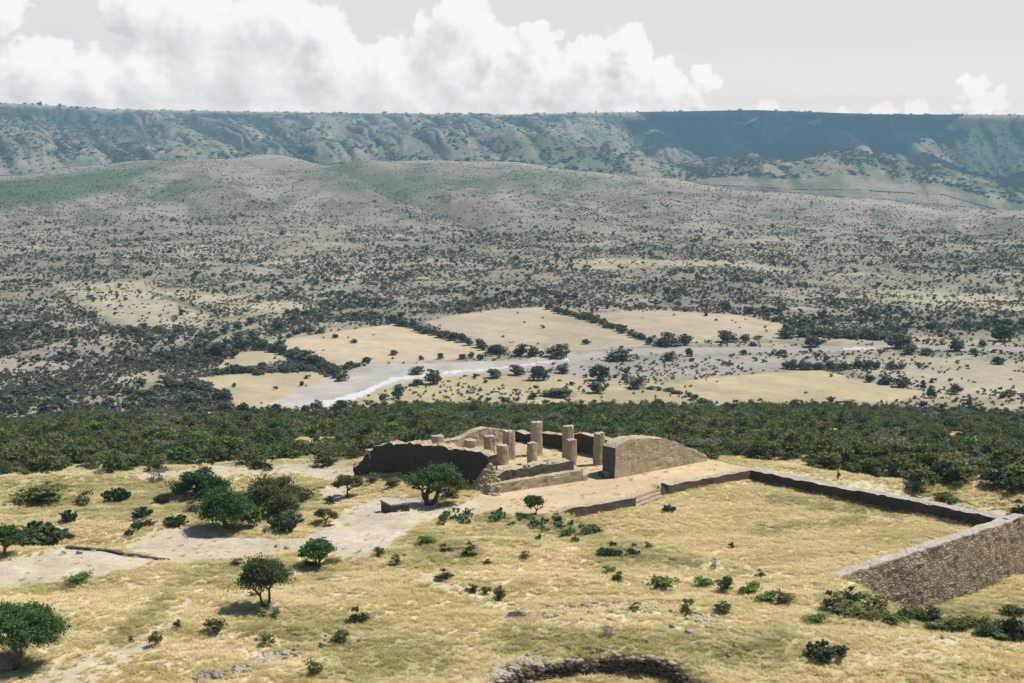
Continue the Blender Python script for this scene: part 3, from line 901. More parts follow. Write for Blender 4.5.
def prof(A, B, pts):
    """turn sighted skyline points (px, py) on the line A-B into (s, z)"""
    A = np.asarray(A, float); B = np.asarray(B, float)
    out = []
    ss = np.linspace(-.1, 1.1, 600)
    xs = A[0] + (B[0] - A[0]) * ss; ys = A[1] + (B[1] - A[1]) * ss
    bxs, _ = bearing(xs, ys, np.full(ss.shape, 1.5))
    for (px, py) in pts:
        i = int(np.argmin(np.abs(bxs - px)))
        out.append((float(np.clip(ss[i], 0, 1)), ztop_at(px, py, xs[i], ys[i])))
    out.sort()
    return out

# ------------------------------------------------------------------ the hall
LWA = HALL_N; LWB = HALL_N + (HALL_L - HALL_N) * 1.16
t_ = prof(LWA, LWB, [(503, 462), (498, 457), (470, 451), (438, 446), (410, 444), (385, 442.5), (376, 446), (366, 456), (357, 467)])
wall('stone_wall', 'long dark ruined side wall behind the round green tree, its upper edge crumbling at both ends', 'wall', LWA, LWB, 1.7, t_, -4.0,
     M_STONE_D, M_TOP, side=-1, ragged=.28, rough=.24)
t_ = prof(HALL_B, HALL_L, [(515, 431), (508, 431), (500, 430), (487, 427.5), (478, 430), (466, 437), (455, 440), (440, 441)])
wall('stone_wall', 'brown rear wall of the hall with a humped top behind the short columns', 'wall', HALL_B, HALL_L, 1.4, t_, -3.0, M_STONE, M_TOP, side=-1, ragged=.12)
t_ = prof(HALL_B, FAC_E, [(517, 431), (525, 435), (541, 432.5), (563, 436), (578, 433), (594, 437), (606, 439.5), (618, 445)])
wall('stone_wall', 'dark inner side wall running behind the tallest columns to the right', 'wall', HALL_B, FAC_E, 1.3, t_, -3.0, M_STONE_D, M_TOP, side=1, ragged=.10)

# right part of the front, with its footing block
RWA = np.array(un(615, 478.5, 0)); RWB = np.array(un(707, 461, 0))
root = empty('stone_wall', (RWA[0], RWA[1], 0), 'tall sunlit brown front wall with an arched top to the right of the entrance', 'wall')
move_to = lambda me, o: me.transform(Matrix.Translation(-Vector(o.location)))
t_ = prof(RWA, RWB, [(615, 448), (619, 444.5), (622, 443), (629, 440), (648, 438), (664, 439), (677, 442), (684, 446), (689, 448.5), (697, 450), (705, 455)])
me = wall_mesh('masonry', RWA, RWB, 2.3, t_, -1.5, side=1, ragged=.09, rough=.09)
move_to(me, root); o = link('masonry', me, None, root); two_mats(me, M_STONE, M_TOP)
me.materials.append(M_STONE_M)  # darker material for the left-facing end: its shade is put into the colour
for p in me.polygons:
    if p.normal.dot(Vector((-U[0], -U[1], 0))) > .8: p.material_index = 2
nrm = np.array([-U[1], U[0]])
JA = RWA - U * 1.0 + nrm * .5; JB = RWA - U * .02 + nrm * .5
me = wall_mesh('footing', JA, JB, 1.7, [(0, .6), (1, .65)], -1.0, side=1, ragged=.04, rough=.05); move_to(me, root)
o = link('footing', me, None, root); two_mats(me, M_STONE_M, M_TOP)

# left part of the front: two tiers and the rubble that slid off the corner
T1A = np.array(un(491, 494.5, 0)); T1B = np.array(un(583, 481, 0))
root = empty('stepped_platform', (T1A[0], T1A[1], 0), 'two-tiered brown stone platform front left of the entrance with rubble at its left end', 'platform')
me = wall_mesh('lower_tier', T1A, T1B, 1.6, prof(T1A, T1B, [(492, 485), (535, 478), (582, 470.5)]), -1.5, side=1, ragged=.13, rough=.10)
move_to(me, root); o = link('lower_tier', me, None, root); two_mats(me, M_STONE, M_TOP)
n2 = np.array([-(T1B - T1A)[1], (T1B - T1A)[0]]); n2 /= np.hypot(*n2)
T2A = T1A + n2 * 1.1; T2B = T1B + n2 * 1.1 - (T1B - T1A) / np.hypot(*(T1B - T1A)) * .6
me = wall_mesh('upper_tier', T2A, T2B, 2.0, prof(T2A, T2B, [(494, 481), (505, 472), (519, 468.5), (545, 465), (578, 461)]), -.5, side=1, ragged=.22, rough=.12)
move_to(me, root); o = link('upper_tier', me, None, root); two_mats(me, M_STONE_M, M_TOP)
e1 = (T1B - T1A) / np.hypot(*(T1B - T1A))
me = wall_mesh('end_block', T1B + e1 * .02, T1B + e1 * .75, 1.5, [(0, .75), (1, .55)], -1, side=1, ragged=.05)
move_to(me, root); o = link('end_block', me, None, root); two_mats(me, M_STONE, M_TOP)
items = []
rr = np.random.default_rng(5)
for k in range(620):
    t = rr.uniform(0, 1); w = rr.normal(0, .28)
    # spine from the wall corner down to the platform's left foot
    a = np.array([HALL_N[0] + .3, HALL_N[1] + .2]); b = np.array(un(478, 492, 0))
    p = a + (b - a) * t; nn = np.array([(b - a)[1], -(b - a)[0]]); nn /= np.hypot(*nn)
    p = p + nn * (w * (1.9 + 1.6 * t))
    hz = np.interp(t, [0, .5, 1], [3.3, 2.0, .3]) - abs(w) * 2.0
    s = rr.uniform(.14, .34)
    items.append((p[0], p[1], max(hz, .05) * rr.uniform(.8, 1), s, s * rr.uniform(.6, 1), s * .6, rr.uniform(0, 3)))
me = stones_mesh('rubble_slope', items, 3); move_to(me, root); o = link('rubble_slope', me, M_TOP, root)
for k in range(14):
    p = T2A + (T2B - T2A) * rr.uniform(.35, 1) + n2 * rr.uniform(.3, 1.6)
    q = rr.uniform(.16, .34); bxp, _ = bearing(p[0], p[1], 1.5)
    zz = ztop_at(0, np.interp(bxp, [505, 519, 545, 578], [472, 468, 465, 461]), p[0], p[1])
    me = stones_mesh('stone', [(p[0], p[1], zz + q * .3, q, q * .8, q * .7, rr.uniform(0, 3))], 40 + k); move_to(me, root); link('stone', me, M_ROCK, root)

# columns
COLS = [
    (536.5, 455, 421, 10.4, 'tallest round brown column, standing alone near the middle of the hall'),
    (568, 459.5, 425, 10.0, 'tall brown column partly behind a shorter one'),
    (571.3, 464.5, 439, 9.6, 'medium brown column right in front of a taller one'),
    (599, 464.5, 432, 10.0, 'tall column at the right beside the entrance, its shadow on bare floor'),
    (532, 464.5, 442, 9.2, 'medium column left of centre, just behind the platform front'),
    (509, 459, 430, 11.0, 'thick tall column before the right end of the brown rear wall'),
    (502.5, 464, 444.5, 10.8, 'short column half hidden by the corner of the dark side wall'),
    (489.5, 458, 435, 10.6, 'column left of the thick tall one, against the brown rear wall'),
    (470.5, 458, 439, 11, 'low column stub below the left end of the humped rear wall'),
    (437.7, 456, 435, 12, 'lone column top just showing above the dark side wall'),
]
for i, (px, py, pt, w, lab) in enumerate(COLS):
    x, y = un(px, py, .3)
    zt = ztop_at(px, pt + .6, x, y)
    rad = w / ppm(x, y, 1) / 2
    nS, nH = 18, 14
    V = []; Fc = []
    for h in range(nH + 1):
        zz = -.3 + (zt + .3) * h / nH
        for s in range(nS):
            a = 2 * math.pi * s / nS
            # rounded square drum, turned with the hall
            sq = (abs(math.cos(a)) ** 5 + abs(math.sin(a)) ** 5) ** (-1 / 5) * .93
            r = rad * sq * (1 + .05 * (random.random() - .5)) * (1.03 - .05 * h / nH) * (.93 + .16 * float(vnoise(np.array([3 * math.cos(a) + i * 7.0]), np.array([3 * math.sin(a) + zz * 1.3]), 12)[0]))
            a2 = a + R(33)
            V.append((x + r * math.cos(a2), y + r * math.sin(a2), zz + (.2 * (float(vnoise(np.array([2.2 * math.cos(a) + i * 5.0]), np.array([2.2 * math.sin(a)]), 19)[0]) - .6) if h == nH else (random.random() - .5) * .05)))
    for h in range(nH):
        for s in range(nS):
            Fc.append((h * nS + s, h * nS + (s + 1) % nS, (h + 1) * nS + (s + 1) % nS, (h + 1) * nS + s))
    V.append((x, y, zt + .05))
    for s in range(nS): Fc.append((nH * nS + s, nH * nS + (s + 1) % nS, len(V) - 1))
    me = bpy.data.meshes.new('stone_column'); me.from_pydata(V, [], Fc); me.update()
    o = link('stone_column', me); two_mats(me, M_STONE, M_COPE, .5)
    tag(o, lab, 'column', 'columns of the ruined hall')

# ------------------------------------------------------------------ the sunken court
def up(v): return np.array(v, float)
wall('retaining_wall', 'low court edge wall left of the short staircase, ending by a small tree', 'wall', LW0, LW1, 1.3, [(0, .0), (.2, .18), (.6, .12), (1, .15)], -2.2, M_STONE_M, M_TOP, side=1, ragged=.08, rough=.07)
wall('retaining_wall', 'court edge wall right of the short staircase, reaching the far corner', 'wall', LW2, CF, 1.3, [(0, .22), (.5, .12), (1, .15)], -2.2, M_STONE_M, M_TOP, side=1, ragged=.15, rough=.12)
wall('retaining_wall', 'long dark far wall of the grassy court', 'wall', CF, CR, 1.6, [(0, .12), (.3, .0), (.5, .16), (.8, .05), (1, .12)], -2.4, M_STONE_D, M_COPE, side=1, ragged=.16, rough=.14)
root = empty('retaining_wall', (CN[0], CN[1], 0), 'high mottled outer wall at the right with a pale walkway along its top', 'wall')
CRo = CR + (CR - CN) * .10
me = wall_mesh('masonry', CN, CRo, 1.45, [(0, -.06), (1, -.06)], (-6.0, -10.5), side=1, ragged=.03, rough=.16, seg=.3); move_to(me, root)
o = link('masonry', me, None, root); two_mats(me, M_STONE_G, M_COPE)
cu = (CRo - CN) / np.hypot(*(CRo - CN)); cn_ = np.array([-cu[1], cu[0]])
me = wall_mesh('coping', CN + cn_ * .03, CRo, 1.38, [(0, .10), (.3, .16), (.6, .08), (1, .14)], -.02, side=1, ragged=.12, rough=.12, seg=.4); move_to(me, root)
o = link('coping', me, M_COPE, root)
# stair recess
root = empty('staircase', (LW1[0], LW1[1], -1.3), 'short flight of pale stone steps set in the gap of the court edge wall', 'staircase')
sv = LW2 - LW1; sl = np.hypot(*sv); sv /= sl; sn = np.array([-sv[1], sv[0]])
for k in range(3):
    a = LW1 + sn * (.25 + .5 * k) + sv * .05; b = LW1 + sn * (.25 + .5 * k) + sv * (sl - .25)
    me = wall_mesh('step', a, b, .5, [(0, -.95 + .3 * k), (1, -.95 + .3 * k)], -1.7, side=1, ragged=.05, rough=.06); move_to(me, root)
    link('step', me, M_STONE, root)
wall('stone_wall', 'short stub of low wall lying in grass left of the walkway end', 'wall', np.array(un(804, 583, -.6)), np.array(un(819, 581.5, -.6)), .9, [(0, -.35), (1, .05)], -2, M_STONE_M, M_COPE, side=1, ragged=.05)
a = hit(66, 548); b = hit(168, 561.5)
kt = [(k / 10, tz(a[0] + (b[0] - a[0]) * k / 10, a[1] + (b[1] - a[1]) * k / 10) + .2) for k in range(11)]
wall('stone_wall', 'thin low kerb of stones edging the bare plot on the left', 'wall', a[:2], b[:2], .4, kt, (a[2] - .9, b[2] - .9), M_STONE_D, M_STONE_M, side=1, ragged=.07, rough=.06)

# altar block by the round tree
p0 = np.array(un(378.6, 510.5, 0)); p1 = np.array(un(395, 514.5, 0)); p3 = np.array(un(392, 506.5, 0))
AX = (p0 + np.array(un(412, 508, 0))) / 2
root = empty('stone_altar', (AX[0], AX[1], 0), 'square pale-topped stone block on the bare ground beside the round green tree', 'altar')
def slab(name, c, ax, hx, hy, z0, z1, mat, mtop, parent):
    ax = ax / np.hypot(*ax); ay = np.array([-ax[1], ax[0]])
    A_ = c - ax * hx - ay * hy; B_ = c + ax * hx - ay * hy
    me = wall_mesh(name, A_, B_, 2 * hy, [(0, z1), (1, z1)], z0, side=1, ragged=.03, rough=.04, seg=.3)
    move_to(me, parent); o_ = link(name, me, None, parent); two_mats(me, mat, mtop); return o_
slab('block', AX, np.array([.82, .45]), 1.15, 1.3, -.6, .78, M_STONE_M, M_TOP, root)
slab('slab', AX, np.array([.82, .45]), 1.22, 1.38, .74, .93, M_STONE_G, M_COPE, root)

# ------------------------------------------------------------------ vegetation builders
def leaves(centres, sizes, seed, aspect=1.6, up=.3):
    """one quad per leaf"""
    r = np.random.default_rng(seed); n = len(centres)
    d1 = r.normal(size=(n, 3)); d1[:, 2] *= .7; d1 /= np.linalg.norm(d1, axis=1)[:, None]
    nr = r.normal(size=(n, 3)); nr[:, 2] = np.abs(nr[:, 2]) + up
    d2 = np.cross(nr, d1); d2 /= np.linalg.norm(d2, axis=1)[:, None] + 1e-9
    a = d1 * (sizes * aspect)[:, None] / 2; b = d2 * sizes[:, None] / 2
    V = np.stack([centres - a * .9 - b * .6, centres + a * .1 - b, centres + a, centres + b], 1).reshape(-1, 3)
    Fq = np.arange(4 * n).reshape(n, 4)
    return V, Fq

def tube(p0, p1, r0, r1, n=6):
    p0 = np.asarray(p0, float); p1 = np.asarray(p1, float)
    d = p1 - p0; L = np.linalg.norm(d) + 1e-9; d /= L
    a = np.cross(d, [0, 0, 1.0] if abs(d[2]) < .9 else [1.0, 0, 0]); a /= np.linalg.norm(a); b = np.cross(d, a)
    an = np.linspace(0, 2 * np.pi, n, endpoint=False)
    c = np.cos(an)[:, None] * a + np.sin(an)[:, None] * b
    V = np.concatenate([p0 + c * r0, p1 + c * r1])
    Fq = [[i, (i + 1) % n, n + (i + 1) % n, n + i] for i in range(n)]
    return V, np.array(Fq)

def joinm(parts):
    V, Fc, off = [], [], 0
    for v, f in parts:
        V.append(v); Fc.append(f + off); off += len(v)
    return np.concatenate(V), np.concatenate(Fc)

def limbs(seed, h, w, trunk_h, stems=1, lean=0.0, r0=.16):
    """trunk with branching limbs; returns tubes and the limb tips"""
    r = np.random.default_rng(seed); parts = []; tips = []
    def grow(p, dirv, L, rad, lvl):
        q = p + dirv * L
        m = p + dirv * L * .5 + r.normal(0, .06 * L, 3)
        parts.append(tube(p, m, rad, rad * .82)); parts.append(tube(m, q, rad * .82, rad * .62))
        if lvl == 0:
            tips.append(q); return
        for k in range(r.integers(2, 4)):
            nd = dirv + r.normal(0, .62, 3) * np.array([1.1 * w / max(h, .1), 1.1 * w / max(h, .1), .55]); nd[2] = abs(nd[2]) * .8 + .12
            nd /= np.linalg.norm(nd)
            grow(q, nd, L * r.uniform(.6, .85), rad * .6, lvl - 1)
    for s in range(stems):
        dv = np.array([r.normal(0, .18 + .25 * (stems > 1)) + lean, r.normal(0, .18 + .25 * (stems > 1)), 1.0]); dv /= np.linalg.norm(dv)
        grow(np.array([r.normal(0, .08) * (stems > 1), r.normal(0, .08) * (stems > 1), -.15]), dv, trunk_h, r0, 3)
    return joinm(parts), np.array(tips)

def crown_pts(seed, w, h, z0, nclump, nleaf, flat=.5, skew=0.0):
    """leaf positions: clumps spread through an uneven dome of width w and height h over z0"""
    r = np.random.default_rng(seed)
    out = []
    for k in range(nclump):
        a = r.uniform(0, 2 * np.pi); rho = math.sqrt(r.uniform(0, 1)) * .88
        top = math.sqrt(max(0, 1 - rho ** 2.4))
        zz = z0 + h * (r.uniform(.12, 1) ** flat) * top * r.uniform(.82, 1.04) + h * .04
        c_ = np.array([math.cos(a) * rho * w / 2, math.sin(a) * rho * w / 2, zz])
        c_[0] += skew * (zz - z0)
        s = r.uniform(.55, 1.1) * min(w, h) * .17
        n = int(nleaf / nclump * r.uniform(.6, 1.4))
        pts = c_ + r.normal(size=(n, 3)) * np.array([s, s, s * .55])
        out.append(pts)
    return np.concatenate(out)

def make_tree(px, py, wpx, hpx, label, cat='tree', name='mesquite_tree', mat=None, group=None, seed=1, trunk=.35, stems=1, dens=1.0, flat=.5, leaf=None, offx=0, lean=0):
    x, y, z = hit(px, py)
    s = ppm(x, y, z)
    w, h = wpx / s, hpx / s / .97
    root = empty(name, (x, y, z), label, cat, group)
    th = h * trunk
    (tv, tf), tips = limbs(seed, h, w, th * .75, stems, lean, r0=max(.07, .045 * h))
    sc = np.array([w * .40 / (np.abs(tips[:, :2]).max() + 1e-6)] * 2 + [h * .85 / tips[:, 2].max()])
    sc[:2] = np.minimum(sc[:2], 1.6)
    tv = tv * np.array([sc[0], sc[1], sc[2]])
    me = mesh_np('trunk', tv, tf); link('trunk', me, M_BARK, root)
    ls = leaf or max(.12, 1.35 / s)
    n = int(dens * 7600 * min(2.2, max(.5, (w * h) / 14)))
    pts = crown_pts(seed + 50, w * .93, h * (1 - trunk), h * trunk, max(22, int(34 * dens)), n, flat)
    pts[:, 0] += offx / s
    r = np.random.default_rng(seed)
    V, Fq = leaves(pts, ls * r.uniform(.7, 1.4, len(pts)), seed)
    me = mesh_np('crown', V, Fq); link('crown', me, mat or M_MESQ, root)
    return root

# ---- bush prototypes (unit size: 1 wide, 1 high) shared by many
def proto_bush(name, seed, mat, nleaf=420, nclump=9, leaf=.085, flat=.95, stems=4, bare=False):
    r = np.random.default_rng(seed)
    parts = []
    for k in range(stems):
        a = r.uniform(0, 6.28); e = np.array([math.cos(a) * .3, math.sin(a) * .3, r.uniform(.5, .8)])
        parts.append(tube((0, 0, -.15), e * .5 + r.normal(0, .04, 3), .03, .02, 4)); parts.append(tube(e * .5, e, .02, .01, 4))
    pts = crown_pts(seed + 3, .95, .92, .06, nclump, nleaf, flat)
    if bare:
        V, Fq = leaves(pts, leaf * r.uniform(.25, .4, len(pts)), seed, aspect=5)
    else:
        V, Fq = leaves(pts, leaf * r.uniform(.7, 1.5, len(pts)), seed)
    parts.append((V, Fq))
    V, Fq = joinm(parts)
    me = mesh_np(name, V, Fq); me.materials.append(mat); me.materials.append(M_BARK)
    mi = np.zeros(len(Fq), np.int32); mi[:stems * 8] = 1
    me.polygons.foreach_set('material_index', mi)
    return me

def pads(seed, n, spread, height, padr):
    """prickly pear: pads growing out of pads"""
    r = np.random.default_rng(seed)
    th, ph = np.meshgrid(np.linspace(0, 2 * np.pi, 10, endpoint=False), np.linspace(0, np.pi, 6)[1:-1])
    base = np.stack([np.sin(ph) * np.cos(th), np.sin(ph) * np.sin(th), np.cos(ph)], -1).reshape(-1, 3)
    base = np.concatenate([base, [[0, 0, 1], [0, 0, -1]]])
    fc = []
    for i in range(3):
        for j in range(10):
            fc.append([i * 10 + j, i * 10 + (j + 1) % 10, (i + 1) * 10 + (j + 1) % 10, (i + 1) * 10 + j])
    for j in range(10):
        fc.append([40, (j + 1) % 10, j, j]); fc.append([41, 30 + j, 30 + (j + 1) % 10, 30 + (j + 1) % 10])
    fq = [f for f in fc[:30]]
    tri = [[40, (j + 1) % 10, j] for j in range(10)] + [[41, 30 + j, 30 + (j + 1) % 10] for j in range(10)]
    V, Fl = [], []
    queue = []
    for k in range(max(3, n // 10)):
        a = r.uniform(0, 6.28); q = math.sqrt(r.uniform(0, 1)) * spread * .36
        queue.append((np.array([math.cos(a) * q, math.sin(a) * q, 0.0]), np.array([math.cos(a) * .3, math.sin(a) * .3, 1.0]), 0))
    cnt = 0
    while queue and cnt < n:
        i = r.integers(0, min(len(queue), 6)); p, d, lv = queue.pop(i)
        d = d / np.linalg.norm(d)
        pr = padr * r.uniform(.8, 1.2)
        sd = np.cross(d, r.normal(size=3)); sd /= np.linalg.norm(sd); nn = np.cross(d, sd)
        c_ = p + d * pr * 1.1
        v = c_ + base[:, 0:1] * sd * pr * .95 + base[:, 1:2] * nn * pr * .2 + base[:, 2:3] * d * pr * 1.25
        off = len(V) * 42
        V.append(v); Fl += [[a_ + off for a_ in f] for f in fq] + [[a_ + off for a_ in f] for f in tri]
        cnt += 1
        for k in range(r.integers(1, 4)):
            nd = d + sd * r.uniform(-.9, .9) + nn * r.uniform(-.6, .6); nd[2] = abs(nd[2]) * .8 + .05
            tip = p + d * pr * 2.1 + sd * r.uniform(-.6, .6) * pr
            if tip[2] < height * (1.05 - 2.6 * (tip[0] ** 2 + tip[1] ** 2) / spread ** 2) * r.uniform(.75, 1.1) and np.hypot(tip[0], tip[1]) < spread * .52: queue.append((tip, nd, lv + 1))
        if not queue and cnt < n:
            a = r.uniform(0, 6.28); q = math.sqrt(r.uniform(0, 1)) * spread * .45
            queue.append((np.array([math.cos(a) * q, math.sin(a) * q, 0.0]), np.array([0, 0, 1.0]), 0))
    me = bpy.data.meshes.new('prickly_pear'); me.from_pydata(np.concatenate(V).tolist(), [], Fl)
    me.polygons.foreach_set('use_smooth', np.ones(len(Fl), bool)); me.update()
    return me

PB = {
    'green': [proto_bush('shrub', 10 + i, M_MESQ, 620, 11) for i in range(3)],
    'bright': [proto_bush('shrub', 20 + i, M_BRIGHT, 520, 9, leaf=.10) for i in range(3)],
    'olive': [proto_bush('shrub', 30 + i, M_OLIVE, 480, 10) for i in range(3)],
    'dark': [proto_bush('shrub', 40 + i, M_DARK, 560, 9) for i in range(3)],
    'scrub': [proto_bush('shrub', 50 + i, M_SCRUB, 520, 10) for i in range(4)],
    'grey': [proto_bush('shrub', 60 + i, M_GREY, 420, 9, leaf=.11, bare=True) for i in range(2)],
    'valley': [proto_bush('tree', 70 + i, M_FAR, 420, 14, leaf=.14, flat=.85) for i in range(4)],
}
PC = {'pear': [], 'pearg': []}
for i in range(3):
    m_ = pads(80 + i, 300, 1.0, .85, .058); m_.materials.append(M_PAD); PC['pear'].append(m_)
for i in range(2):
    m_ = pads(90 + i, 50, 1.0, .7, .10); m_.materials.append(M_PADG); PC['pearg'].append(m_)
ALLP = {**PB, **PC}

def bush(px, py, w, h, kind, label, name='shrub', cat='shrub', group=None, sink=.0):
    """py = foot of the plant"""
    x, y, z = hit(px, py)
    s = ppm(x, y, z)
    me = random.choice(ALLP[kind])
    o = bpy.data.objects.new(name, me); COL.objects.link(o)
    o.location = (x, y, z - sink)
    ww = w / s
    o.scale = (ww, ww * random.uniform(.8, 1.1), h / s / .97)
    o.rotation_euler = (0, 0, random.uniform(0, 6.28))
    return tag(o, label, cat, group)

# ------------------------------------------------------------------ named trees and plants of the hilltop
make_tree(15, 668, 88, 60, 'broad dome-crowned mesquite tree casting shade at the lower left corner', seed=3, trunk=.46, dens=1.9, flat=.8, offx=7)
make_tree(268, 607, 54, 47, 'dark mesquite tree with a forked trunk standing alone in straw-coloured grass', seed=8, trunk=.40, dens=1.7, stems=2, offx=-3, mat=M_SCRUB)
make_tree(318, 567, 40, 27, 'small feathery green tree at the edge of the bare ground', seed=12, trunk=.3, dens=.6, stems=3, leaf=.16)
make_tree(227, 530, 52, 41, 'green tree with a stout trunk on the near side of the left grove', seed=15, trunk=.24, dens=1.3, flat=.75)
make_tree(274, 515, 54, 38, 'wide dark green tree at the back of the left grove', seed=18, trunk=.12, dens=1.5, flat=.95, stems=3, mat=M_SCRUB)
make_tree(204, 496, 54, 26, 'wide low green tree behind the left grove', seed=41, trunk=.12, dens=1.0, stems=4, flat=.9)
make_tree(347, 498, 32, 23, 'small dark tree left of the long ruined wall', seed=21, trunk=.35, dens=.6, mat=M_SCRUB)
make_tree(325, 524, 25, 15, 'small flat-topped tree on the grass tongue in the bare ground', seed=24, trunk=.35, dens=.5, mat=M_SCRUB)
make_tree(430, 505, 57, 39, 'round bright green tree growing in front of the dark ruined wall', seed=27, trunk=.30, dens=.75, stems=3, offx=8)
make_tree(535, 516, 24, 21, 'small green tree at the left end of the court edge wall', seed=30, trunk=.35, dens=.6)
make_tree(5, 556, 38, 30, 'dark green tree cut by the left picture edge behind the bare plot', seed=33, trunk=.25, dens=.9)

